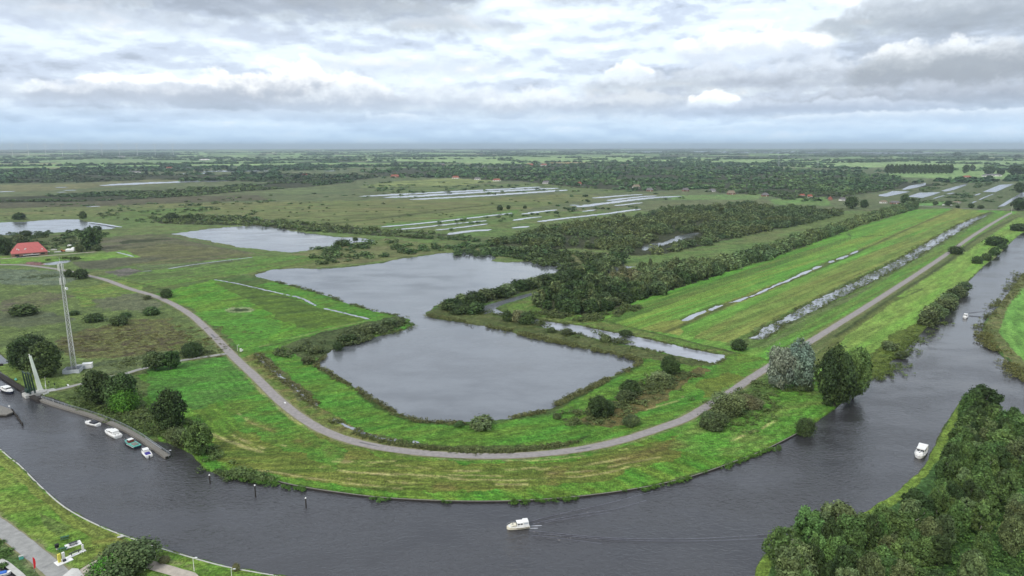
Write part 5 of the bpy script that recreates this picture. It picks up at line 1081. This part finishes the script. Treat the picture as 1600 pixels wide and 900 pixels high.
# ---- raised drawbridge
def drawbridge():
    x, y = G(58, 614); a = ang((40,620), (110,604)); r = empty('drawbridge', (x, y, 0), a, 'raised bascule bridge with tall pale leaf and dark green portal', 'bridge')
    H = height_for(59, 611, 556)
    b = B(); b.box((-1.2, 0, .2), (9, 6.2, 1.6)); b.build('abutment', CONC, r, bevel=.08)
    b = B(); b.box((1.6, .6, 1.0+H*.5), (2.1, 1.0, H), 0, .48, .6, -2.2); b.build('leaf', LIME, r, bevel=.05)
    b = B()
    for i in range(9): k_ = i/9; b.box((1.6-2.4*k_, 1.22-.12*k_, 1.8+i*(H-2)/9), (2.4*(1-.60*k_), .12, .16)); b.build('leaf_girders', DKGREEN, r)
    b = B(); b.bar((-.8,.6,1+H), (-.9,.6,2.0+H), .2, 6); b.build('leaf_tip', WHITE, r)
    hp = height_for(50, 614, 580)
    for xx, yy, k in ((-3.4,2.7,1.0),(-3.4,-2.4,1.0),(-1.4,2.7,.9),(-1.4,-2.4,.9)):
        q = B(); q.box((xx, yy, .9+hp*k/2), (.8, .7, hp*k), 0, .6, .6, -.9); q.build('portal_post', DKGREEN, r, bevel=.04)
    for xx, k in ((-3.4,1.0),(-1.4,.9)):
        q = B(); q.box((xx-.9, .15, .6+hp*k), (.5, 5.4, .5)); q.build('crossbeam', DKGREEN, r, bevel=.03)
    for i in range(4):
        q = B(); q.bar((-3.4, 2.7, 1.5+i*hp*.24), (-1.4, 2.7, 1.5+(i+1)*hp*.22), .12, 4); q.bar((-3.4, -2.4, 1.5+i*hp*.24), (-1.4, -2.4, 1.5+(i+1)*hp*.22), .12, 4); q.build('brace', DKGREEN, r)
    q = B(); q.box((-4.2, .15, 2.4), (1.0, 3.6, 1.6)); q.build('counterweight', DKGREEN, r, bevel=.05)
    for sy in (-2.9, 2.9):
        q = B(); q.bar((-5.5, sy, 2.0), (3.2, sy, 2.0), .05, 4); q.bar((-5.5, sy, 1.5), (3.2, sy, 1.5), .04, 4)
        for i in range(7): q.bar((-5.5+i*1.45, sy, .9), (-5.5+i*1.45, sy, 2.0), .045, 4)
        q.build('railing', STEEL, r)
    q = B(); q.box((5.2, 0, -.15), (5, 4.6, .62)); q.build('approach_slab', CONC, r)
drawbridge()
def barrier(px, py, label):
    x, y = G(px, py); r = empty('barrier', (x, y, 0), ang((60,612), (110,602)), label, 'barrier', 'barriers of the drawbridge'); b = B(); b.box((0,0,.5), (.5,.5,1.0)); b.build('barrier_housing', WHITE, r, bevel=.04)
    b = B(); b.bar((0,0,1.0), (.25,.2,5.4), .09, 5, .05); b.build('barrier_arm', WHITE, r)
barrier(72, 611, 'raised white barrier arm on the canal side of the side road'); barrier(71, 604, 'raised white barrier arm behind the bridge leaf')
pole_thing('traffic_signal', 77, 604, 2.6, 'traffic signal left on the far verge behind the barriers', 'traffic light', 'signal'); pole_thing('traffic_signal', 86, 607, 2.4, 'traffic signal right on the near verge of the side road', 'traffic light', 'signal')
x, y = G(72, 617); r = empty('sign_board', (x, y, 0), ang((68,618), (77,615)), 'long white board low beside the bridge ramp', 'sign'); b = B(); b.box((0,0,.95), (2.9,.12,.6)); b.build('board', WHITE, r); b = B(); b.box((-1,0,.3), (.1,.1,.7)); b.build('leg', STEEL, r); b = B(); b.box((1,0,.3), (.1,.1,.7)); b.build('leg', STEEL, r)
pole_thing('warning_post', 65, 622, 1.6, 'white and black post where jetty meets bridge', 'post', 'signal', WHITE, .12); pole_thing('marker_post', 83, 628, 1.2, 'small white marker behind the jetty railing', 'post', 'cap', WHITE, .1, .2)
x, y = G(106, 601.5); b = B(); b.box((x, y, .165), (.7, 2.8, .02), ang((60,612), (110,602))); tag(b.build('stop_line', WHITE), kind='structure')
x, y = G(445, 629.5); b = B(); b.box((x, y, .185), (.6, 1.9, .02), .5); tag(b.build('road_marking', WHITE), kind='structure')
def bench(px, py, a, label, mat=TEAL, L=3.0):
    x, y = G(px, py); r = empty('bench', (x, y, 0), a, label, 'bench'); b = B(); b.box((0,0,.5), (L,.6,.1)); b.build('seat', mat, r, bevel=.02); b = B(); b.box((0,.32,.85), (L,.08,.5)); b.build('backrest', mat, r, bevel=.02)
    for s_ in (-1, 1): b = B(); b.box((s_*L*.38, 0, .22), (.14,.5,.46)); b.build('leg', WOODD, r)
bench(24, 594, ang((19,590), (29,597)), 'teal bench on the grass between quay and dark trees')
x, y = G(2, 571); r = empty('sluice_box', (x, y, 0), .4, 'dark little box at the water inlet left of the dark trees', 'box'); b = B(); b.box((0,0,.5), (1.6,1.0,1.0)); b.build('casing', WOODD, r, bevel=.05); b = B(); b.box((0,0,1.06), (1.8,1.2,.1)); b.build('lid', WOODD, r)
x, y = G(13, 546); r = empty('notice_board', (x, y, 0), .1, 'small white notice on the grass left of the dark trees', 'sign'); b = B(); b.box((0,0,1.3), (1.0,.1,1.0)); b.build('board', WHITE, r); b = B(); b.bar((0,0,-.1), (0,0,.9), .07); b.build('pole', STEEL, r)

# ---- telecom mast
MASTP = paint('pale_galvanising', (206,206,202), .5, .08, 2, .4)
def mast():
    px, py = 116, 579; x, y = G(px, py); H = height_for(px, py, 411); r = empty('lattice_mast', (x, y, 0), .5, 'tall galvanised lattice telecom mast with white antennas', 'mast')
    wb, wt = 1.15, .55; w = lambda z: wb+(wt-wb)*min(1, z/(H*.9))
    cs = [(1,1),(-1,1),(-1,-1),(1,-1)]
    for c in cs: b = B(); b.bar((c[0]*wb, c[1]*wb, 0), (c[0]*wt, c[1]*wt, H), .15, 6, .11); b.build('leg', MASTP, r)
    b = B(); n = 24
    for i in range(n):
        z0, z1 = H*i/n, H*(i+1)/n; a0, a1 = w(z0)*.98, w(z1)*.98
        for k in range(4):
            p, q = cs[k], cs[(k+1) % 4]; b.bar((p[0]*a0, p[1]*a0, z0), (q[0]*a1, q[1]*a1, z1), .06, 4); b.bar((q[0]*a0, q[1]*a0, z0), (p[0]*a1, p[1]*a1, z1), .06, 4); b.bar((p[0]*a1, p[1]*a1, z1), (q[0]*a1, q[1]*a1, z1), .06, 4)
    b.build('bracing', MASTP, r)
    b = B(); b.bar((.3,0,0), (.3,0,H), .07, 4); b.bar((-.3,0,0), (-.3,0,H), .07, 4)
    for i in range(60): b.bar((.3,0,H*i/60), (-.3,0,H*i/60), .04, 4)
    b.build('ladder', CANVAS, r)
    for z in (H-2.2, H-9.5):
        for k in range(6):
            a = k*math.pi/3; q = B(); q.box((math.cos(a)*1.25, math.sin(a)*1.25, z), (.28, .34, 3.8), a, .95); q.build('antenna', WHITE, r, bevel=.05)
        q = B()
        for k in range(6): a = k*math.pi/3; q.bar((0,0,z+1), (math.cos(a)*1.2, math.sin(a)*1.2, z+1), .06, 4); q.bar((0,0,z-1), (math.cos(a)*1.2, math.sin(a)*1.2, z-1), .06, 4)
        q.build('mounting_arms', MASTP, r)
    q = B(); q.bar((1.2,-1.3,H-13.5), (1.7,-1.8,H-13.5), .75, 12, .8); q.build('dish', WHITE, r)
    q = B(); q.bar((0,0,H), (0,0,H+3.6), .10, 5, .04); q.build('whip_antenna', MASTP, r)
mast()
x, y = G(114, 581); r = empty('fence_enclosure', (x, y, 0), .25, 'grey panel fence around the foot of the mast', 'fence')
for cx, cy, lx, ly in ((0,-3.2,8,.12),(0,3.2,8,.12),(-4,0,.12,6.2),(4,0,.12,6.2)): b = B(); b.box((cx,cy,1.15), (lx,ly,2.3)); b.build('fence_panel', GREYP, r)
x, y = G(137, 575); r = empty('equipment_cabin', (x, y, 0), .3, 'white flat-roofed equipment cabin right of the mast', 'cabin'); b = B(); b.box((0,0,1.4), (4.6,3.2,2.8)); b.build('wall', WHITE, r, bevel=.03)
b = B(); b.box((0,0,2.9), (5.0,3.6,.22)); b.build('roof', WHITE, r, bevel=.05); b = B(); b.box((-1.2,-1.62,1.1), (1.0,.06,2.1)); b.build('door', GREYP, r)
x, y = G(128, 576); r = empty('equipment_cabinet', (x, y, 0), .3, 'grey cabinet row between mast and white cabin', 'cabinet')
for k in range(2): b = B(); b.box((-1.1+k*1.9,0,1.0), (1.5,1.0,2.0)); b.build('cabinet_door', GREYP if k else WHITE, r, bevel=.03)
b = B(); b.box((0,0,2.35), (5.2,1.6,.14)); b.build('roof', WHITE, r); b = B(); b.box((0,.5,1.1), (5,.1,2.3)); b.build('back_panel', GREYP, r)

# ---- junction furniture, near lawn
pole_thing('street_lamp', 371, 548, 3.6, 'white lamp post at the junction of road and side road', 'street lamp', 'lamp', WHITE, .09)
x, y = G(376, 549); r = empty('utility_box', (x, y, 0), .4, 'pair of white boxes beside the junction lamp post', 'utility box'); b = B(); b.box((0,0,.9), (1.1,.8,1.8)); b.build('casing', WHITE, r, bevel=.04); b = B(); b.box((1.0,.2,.55), (.7,.6,1.1)); b.build('door', WHITE, r)
for a, b_, t, lb in [(243,875,854,'lamp post on the lawn bank nearest the oval table'),(303,892,871,'middle lamp post on the lawn bank'),(362,905,889,'lamp post beside the orange shrub')]:
    pole_thing('street_lamp', a, b_, height_for(a, b_, t), lb, 'street lamp', 'lamp', WHITE, .09, 0, 'lamp posts along the lawn bank')
def bollards():
    for i, (a, b_) in enumerate([(127,867),(134,864),(140,861),(146,858),(152,856)]):
        x, y = G(a, b_); r = empty('bicycle_stand', (x, y, 0), .9, ['first','second','third','fourth','fifth'][i]+' dark hoop of the bicycle stands, counting from the white counter', 'bicycle stand', 'bicycle stands on the lawn')
        b = B(); b.bar((-.35,0,-.1), (-.35,0,.85), .05); b.bar((.35,0,-.1), (.35,0,.85), .05); b.bar((-.35,0,.85), (.35,0,.85), .05); b.build('hoop', WOODD, r)
bollards()
def picnic(px, py, a, label, slab, top=GREEN):
    x, y = G(px, py); r = empty('picnic_table', (x, y, 0), a, label, 'picnic table')
    if slab: b = B(); b.box((0,0,.07), (4.2,2.8,.26)); b.build('slab', WHITE, r, bevel=.03)
    b = B(); b.box((0,0,.85), (2.3,.85,.1)); b.build('tabletop', top, r, bevel=.02)
    for s_ in (-1, 1): b = B(); b.box((0,s_*.85,.52), (2.3,.32,.08)); b.build('bench_seat', top, r, bevel=.02)
    for s_ in (-1, 1): b = B(); b.box((s_*.8,0,.45), (.1,1.7,.1)); b.box((s_*.8,0,.35), (.12,.5,.9)); b.build('leg', WOODD, r)
picnic(114, 851, ang((106,853), (121,848)), 'picnic table on a white slab on the lower-left lawn', True, CANVAS)
picnic(101, 842, .5, 'dark green picnic table on bare grass, farthest from the near road', False); picnic(98, 860, .5, 'dark green picnic table behind the yellow panel', False)
x, y = G(89, 858); r = empty('litter_bin', (x, y, 0), 0, 'black litter bin with pale foot beside the near road', 'litter bin'); b = B(); b.bar((0,0,.0), (0,0,.7), .35, 8, .3); b.build('foot', CONC, r); b = B(); b.bar((0,0,.7), (0,0,1.7), .55, 10, .6); b.build('bin', BLACK, r)
def kiosk():
    x, y = G(99, 877); a = ang((90,880), (104,874)); r = empty('information_stand', (x, y, 0), a, 'white counter on a slab with one yellow and one white upright panel', 'stand')
    b = B(); b.box((0,0,.09), (4.2,3.0,.30)); b.build('slab', WHITE, r, bevel=.03); b = B(); b.box((4.2,1.0,.09), (4.4,1.4,.26)); b.build('path_slab', WHITE, r)
    b = B(); b.box((-.9,.3,1.5), (.8,.55,2.6)); b.build('yellow_panel', YEL, r, bevel=.04); b = B(); b.box((.2,.3,1.5), (.75,.55,2.6)); b.build('white_panel', WHITE, r, bevel=.04)
    b = B(); b.box((.1,-.5,.55), (.8,.5,.6)); b.build('box', CANVAS, r); b = B(); b.box((3.6,1.1,1.0), (3.4,.5,.12), .06); b.build('counter', CANVAS, r, bevel=.02)
    b = B(); b.box((5.9,1.4,1.1), (.5,.5,1.9)); b.build('end_panel', WHITE, r, bevel=.04)
    for k in (2.6,4.6): b = B(); b.box((k,1.1,.6), (.12,.3,.8)); b.build('leg', WOODD, r)
kiosk()
x, y = G(189, 842); r = empty('oval_table', (x, y, 0), .5, 'oval pale table by the canal edge of the lawn', 'table'); b = B(); b.prism([(1.1*math.cos(k*.5236), .6*math.sin(k*.5236)) for k in range(12)], .85, .97); b.build('tabletop', CONC, r); b = B(); b.bar((0,0,-.1), (0,0,.85), .2, 8, .15); b.build('pedestal', WOODG, r); b = B(); b.bar((.6,.5,-.1), (.6,.5,1.5), .04); b.build('pole', STEEL, r)
x, y = G(53, 893); r = empty('feather_flag', (x, y, 0), .3, 'red feather flag beside the near road', 'flag'); b = B(); b.bar((0,0,-.2), (.1,0,4.6), .05, 5, .02); b.build('pole', STEEL, r)
b = B(); pr = [(.02,.8),(.10,4.6),(.38,4.5),(.66,3.9),(.70,2.8),(.5,1.4)]; b.add([(p[0], -.02, p[1]) for p in pr]+[(p[0], .02, p[1]) for p in pr], [(0,1,2,3,4,5),(11,10,9,8,7,6)]+[(i, (i+1) % 6, 6+(i+1) % 6, 6+i) for i in range(6)]); b.build('banner', RED, r)
x, y = G(33, 873); r = empty('utility_box', (x, y, 0), .6, 'pale green utility cabinet in the rough grass left of the near road', 'utility box'); b = B(); b.box((0,0,.5), (1.1,.6,1.0)); b.build('casing', TEAL, r, bevel=.04); b = B(); b.box((0,0,1.05), (1.2,.7,.1)); b.build('lid', CONC, r)
edging('quay', [(-40,868),(0,876),(22,891),(38,906),(62,940)], WOODD, CONC, 'weathered plank quay in the bottom-left corner', .5, .22, 1.6)
boat(2, 899, .5, 4.6, 1.8, 'small boat under a bright blue cover in the bottom-left corner', dict(fb=.5, cabins=[(-.4,.3,.8,.35,'pad',BLUE)], rail=False), name='rowing_boat')
T(200,905,94,58,'bush','shrub','close','bush','large dusky green bush at the bottom edge beside the gravel path','bush'); T(178,905,50,44,'bush','bright','near','bush','brighter green left part of the bush by the gravel path','bush')
T(257,880,15,11,'dense','brown','near','shrub','small reddish-green shrub on the lawn between two lamp posts','shrub'); T(369,893,11,13,'dense','brown','near','shrub','thin orange-brown shrub at the canal-side lamp post','shrub')

# ---- farm
ROOFR = paint('red_roof_tiles', (186,104,100), .8, .12, .5, .2); ROOFG = paint('grey_roof_tiles', (116,112,112), .8, .15, .5, .2); ROOFO = paint('orange_roof_tiles', (150,92,76), .8, .15, .5, .2); BRICK = paint('brown_brick', (146,112,96), .9, .2, 2, .2); WALLW = paint('white_render', (228,224,216), .9, .08, 1, .2); THATCH = paint('thatch', (136,124,106), .9, .2, 1, .1)
def house(px, py, L, W, h_, rh, a, roofm, wallm, label, hip=.0, wins=3, chim=True, name='house', cat='house', group=None):
    x, y = G(px, py); r = empty(name, (x, y, 0), a, label, cat, group); b = B(); b.box((0,0,h_/2), (L,W,h_)); b.build('wall', wallm, r)
    o = .5; k = L/2+o; m = W/2+o; e = L/2+o-hip
    b = B(); b.add([(-k,-m,h_),(k,-m,h_),(k,m,h_),(-k,m,h_),(-e,0,h_+rh),(e,0,h_+rh)], [(0,1,5,4),(2,3,4,5),(1,2,5),(3,0,4),(3,2,1,0)]); rf = b.build('roof', roofm, r)
    if chim: b = B(); b.box((L*.2,0,h_+rh+.3), (.9,.9,1.6)); b.build('chimney', BRICK, rf)
    for i in range(wins):
        for s_ in (-1, 1): b = B(); b.box((-L*.36+i*L*.72/max(1, wins-1), s_*(W/2+.04), h_*.52), (L*.10+.5,.1,h_*.42)); b.build('window', GLASS, r)
    b = B(); b.box((L*.06, -(W/2+.07), h_*.36), (1.2,.12,h_*.7)); b.build('door', WHITE, r)
    return r
fa = ang((19,400), (70,396)); fr = house(46, 398, 33, 20, 3.8, 10.5, fa, ROOFR, BRICK, 'big farmhouse with a pinkish red hipped roof at the left', 7.5, 4)
for i, (u, v_) in enumerate([(-11,.42),(-9.5,.36),(-4,.36),(-3,.42),(12,.3)]):
    b = B(); b.box((u, -10.5*(1-v_)+.2, 3.8+10.5*v_), (1.0,1.4,1.3)); b.build('dormer', WHITE, fr)
b = B(); b.box((1,-11.6,1.8), (15,2.6,.3)); b.build('porch_roof', WHITE, fr); b = B(); b.box((1,-10.3,1.2), (14,.2,2.3)); b.build('porch_opening', GLASS, fr)
def car(px, py, a, label, mat, L=4.4, h_=1.45, group=None, name='parked_car', z=0.1):
    x, y = G(px, py); r = empty(name, (x, y, z), a, label, 'van' if 'van' in name else 'car', group); b = B(); b.box((0,0,.62), (L,1.8,.65)); b.build('body', mat, r, bevel=.12); b = B(); b.box((-.2,0,.95+(h_-.9)/2), (L*.56,1.6,h_-.85), 0, .76, .86); c = b.build('cabin_roof', mat, r, bevel=.06)
    b = B(); b.box((-.2,0,1.12), (L*.53,1.66,.36), 0, .86, .9); b.build('window', GLASS, r)
    for sx in (-1, 1):
        for sy in (-1, 1): b = B(); b.bar((sx*L*.31,sy*.72,.33), (sx*L*.31,sy*.94,.33), .33, 10); b.build('wheel', BLACK, r)
    return r
car(29, 402, fa, 'dark car parked in front of the farmhouse, left', NAVY); car(35, 401.5, fa+.2, 'dark car parked in front of the farmhouse, right', CANVAS); car(74, 394, .3, 'white car parked at the right end of the farmhouse', WHITE)
def tent(px, py, L, W, h_, a, label, mat=WHITE, name='tent'):
    x, y = G(px, py); r = empty(name, (x, y, 0), a, label, 'tent'); b = B(); b.box((0,0,h_*.3), (L,W,h_*.6)); b.build('side_cloth', mat, r); b = B(); k, m = L/2+.2, W/2+.2
    b.add([(-k,-m,h_*.6),(k,-m,h_*.6),(k,m,h_*.6),(-k,m,h_*.6),(-k*.7,0,h_),(k*.7,0,h_)], [(0,1,5,4),(2,3,4,5),(1,2,5),(3,0,4),(3,2,1,0)]); b.build('tent_roof', mat, r)
tent(110, 392, 9, 5, 3.2, .2, 'largest white marquee in the farm yard'); tent(116, 389, 6, 4, 2.6, .5, 'smaller white tent behind the marquee'); tent(109, 384.5, 4, 3, 2.4, .1, 'little white tent farthest back in the farm garden')
tent(90, 394, 7, 3, 1.4, .7, 'low pale cover beside the orange machine', CONC); tent(84, 390.5, 6, 2.5, 1.5, .2, 'pale low shelter behind the orange machine', CONC)
def tractor(px, py, a, label):
    x, y = G(px, py); r = empty('tractor', (x, y, 0), a, label, 'tractor'); b = B(); b.box((1.0,0,1.2), (2.4,1.1,.9)); b.build('bonnet', ORANGE, r, bevel=.1); b = B(); b.box((-.9,0,1.9), (1.6,1.5,1.7), 0, .85); c = b.build('cab', ORANGE, r, bevel=.08); b = B(); b.box((-.9,0,2.1), (1.66,1.4,.7)); b.build('window', GLASS, c)
    for xx, rr in ((-1.0,.85),(1.6,.5)):
        for sy in (-1, 1): b = B(); b.bar((xx,sy*.75,rr), (xx,sy*1.1,rr), rr, 12); b.build('wheel', BLACK, r)
tractor(98, 393, .4, 'orange tractor in the farm yard')
for i, (a, b_) in enumerate([(150,391),(155,390)]): tent(a, b_, 4.5, 2.0, 1.8, .2, ['left','right'][i]+' of two pale trailers behind the big farm tree', CONC, 'trailer')
# ---- village and far farms
HS = [(1253,308,15,9,3.5,5,.3,ROOFO,WALLW,'white cottage with orange roof in the village by the wood'),(1265,309,13,9,3.2,5,-.2,ROOFO,WALLW,'cottage with bright red roof right of the white one'),(1297,313,14,10,3.6,6,1.2,ROOFO,BRICK,'house with tall orange-red gable on the village road'),
 (1316,314,15,10,3.4,5,.4,ROOFG,WALLW,'grey-roofed house at the end of the village road'),(1380,318,16,9,3.2,4,.2,THATCH,WALLW,'low thatched house near the end of the long wood'),(1398,319,22,9,3.0,4,.0,ROOFG,BRICK,'long low barn left of the cross road'),
 (1113,300,18,12,3.6,6,.3,ROOFG,WALLW,'white house left of the village'),(1142,304,22,12,3.6,8,.1,THATCH,BRICK,'brown barn-like farmhouse in the village'),(1071,299,20,12,3.6,7,.4,ROOFG,BRICK,'big grey-roofed house in the green clearing'),(1195,307,18,12,3.5,6,.2,ROOFG,BRICK,'grey farmhouse at the left end of the village'),
 (994,294,24,12,4,8,.2,THATCH,WALLW,'thatched house at the edge of the far wood'),(1015,299,20,12,3.6,7,.0,ROOFG,BRICK,'grey house half hidden at the far wood edge'),(853,287,26,14,4,7,.1,ROOFG,WALLW,'large white house at the left of the far wood'),(905,289,16,12,4,7,.7,ROOFO,BRICK,'house with brown-red gable before the far wood'),
 (776,283,30,14,4,6,.2,ROOFO,WALLW,'pale house with red roof behind the white water strips'),(746,281,26,14,4,7,.1,ROOFG,WALLW,'light grey house left of the pale red-roofed one'),(712,279,30,14,4,8,.2,ROOFO,WALLW,'house with pinkish roof among far trees'),(617,277,40,18,4,9,.1,ROOFO,BRICK,'orange-red farm roof in the far trees at centre left'),
 (475,275,34,16,4,8,.2,ROOFO,WALLW,'reddish far house left of centre'),(612,260,60,26,6,6,.1,ROOFG,WALLW,'white industrial shed far beyond the centre trees'),(1155,262,50,22,6,6,.0,ROOFG,WALLW,'pale far shed in the bright fields'),(1262,250,90,30,7,5,.0,ROOFG,WALLW,'long white sheds near the far pylons'),
 (828,259,50,24,5,12,.2,ROOFO,BRICK,'far reddish farmstead left of the bright fields'),(850,259,46,24,5,10,.6,ROOFO,WALLW,'far farmstead with pale walls beside the reddish one'),(190,245,90,30,6,12,.0,ROOFG,WALLW,'farm with long pale roofs far at the left'),(320,250,100,30,6,6,.0,WALLW,WALLW,'white far greenhouse at left'),
 (210,270,60,20,5,6,.1,ROOFG,WALLW,'pale sheds beside the far left water'),(1510,279,34,16,4,8,.1,ROOFO,WALLW,'far farm with orange roof beside the straight tree row'),(1550,276,80,22,5,6,.05,ROOFG,WALLW,'long grey barn in the far right pasture'),(1540,276.5,30,16,4,6,.05,ROOFG,WALLW,'short shed at the left end of the long grey barn'),
 (1499,283,14,10,4,5,.1,ROOFG,WALLW,'small white house before the far right farm'),(1494,318,18,9,2.6,2,.05,THATCH,CONC,'low pale shed beside the cross road'),(265,264,40,20,5,9,.4,ROOFO,WALLW,'far red-roofed house among left trees'),(540,246,70,26,6,10,.1,ROOFO,WALLW,'distant farm cluster left of centre'),(690,258,50,22,5,9,.2,ROOFG,BRICK,'distant grey farm in the central trees'),(753,262,60,24,5,9,.2,ROOFG,WALLW,'distant white farm right of the central sheds')]
for (a, b_, L, W, h_, rh, rz, rm, wm, lb) in HS: house(a, b_, L*.85, W*.85, h_, rh*.8, rz, rm, wm, lb, L*.12, 3, L < 30)
def pylon(px, py, top, label):
    x, y = G(px, py); H = height_for(px, py, top); r = empty('pylon', (x, y, 0), .3, label, 'pylon'); b = B(); w = H*.09
    for c in ((1,1),(-1,1),(-1,-1),(1,-1)):
        q = B(); q.bar((c[0]*w, c[1]*w, 0), (c[0]*w*.12, c[1]*w*.12, H), .5, 4, .35); q.build('leg', STEEL, r)
    for i in range(7):
        z0, z1 = H*i/7, H*(i+1)/7; a0, a1 = w*(1-.88*i/7), w*(1-.88*(i+1)/7); b.bar((-a0,-a0,z0), (a1,-a1,z1), .3, 4); b.bar((a0,-a0,z0), (-a1,-a1,z1), .3, 4)
    b.build('bracing', STEEL, r)
    for z, l in ((.72,w*1.3),(.85,w*1.0)): q = B(); q.bar((-l,0,H*z), (l,0,H*z), .5, 4); q.build('crossarm', STEEL, r)
pylon(1216, 262, 244, 'left lattice pylon standing in the far wood'); pylon(1277, 261, 246, 'right lattice pylon standing in the far wood'); pylon(967, 236, 227, 'lone tall mast on the horizon right of centre')
pole_thing('street_lamp', 1580, 333, height_for(1580,333,322), 'pale lamp post where the straight road meets the cross road', 'street lamp', 'lamp', WHITE, .15)
car(1474, 321.8, .05, 'white van on the cross road left of the bushes', WHITE, 6, 2.4, None, 'van', .35); car(1486, 322, .05, 'white car on the cross road right of the bush', WHITE, 5, 1.8, z=.35); car(1560, 326.5, .1, 'dark car on the cross road near the junction', CANVAS, 5, 1.6, z=.35)
def turbines():
    X0 = [20,45,72,98,125,160,187,215,243,271]; W_ = ['first','second','third','fourth','fifth','sixth','seventh','eighth','ninth','tenth']
    for i, px in enumerate(X0):
        x, y = G(px, 243.3); r = empty('wind_turbine', (x, y, 0), .2, W_[i]+' pale wind turbine on the left horizon, counting from the left', 'wind turbine', 'wind turbines on the left horizon'); b = B(); b.bar((0,0,0), (0,0,148), 2.6, 8, 1.6); b.build('tower', WHITE, r)
        b = B(); b.box((0,0,149), (5,10,4.5)); b.build('nacelle', WHITE, r)
        for k in range(3): a = k*2.094+i*.7; b = B(); b.bar((0,-6,149), (math.cos(a)*42,-6,149+math.sin(a)*42), 1.6, 4, .5); b.build('blade', WHITE, r)
turbines()
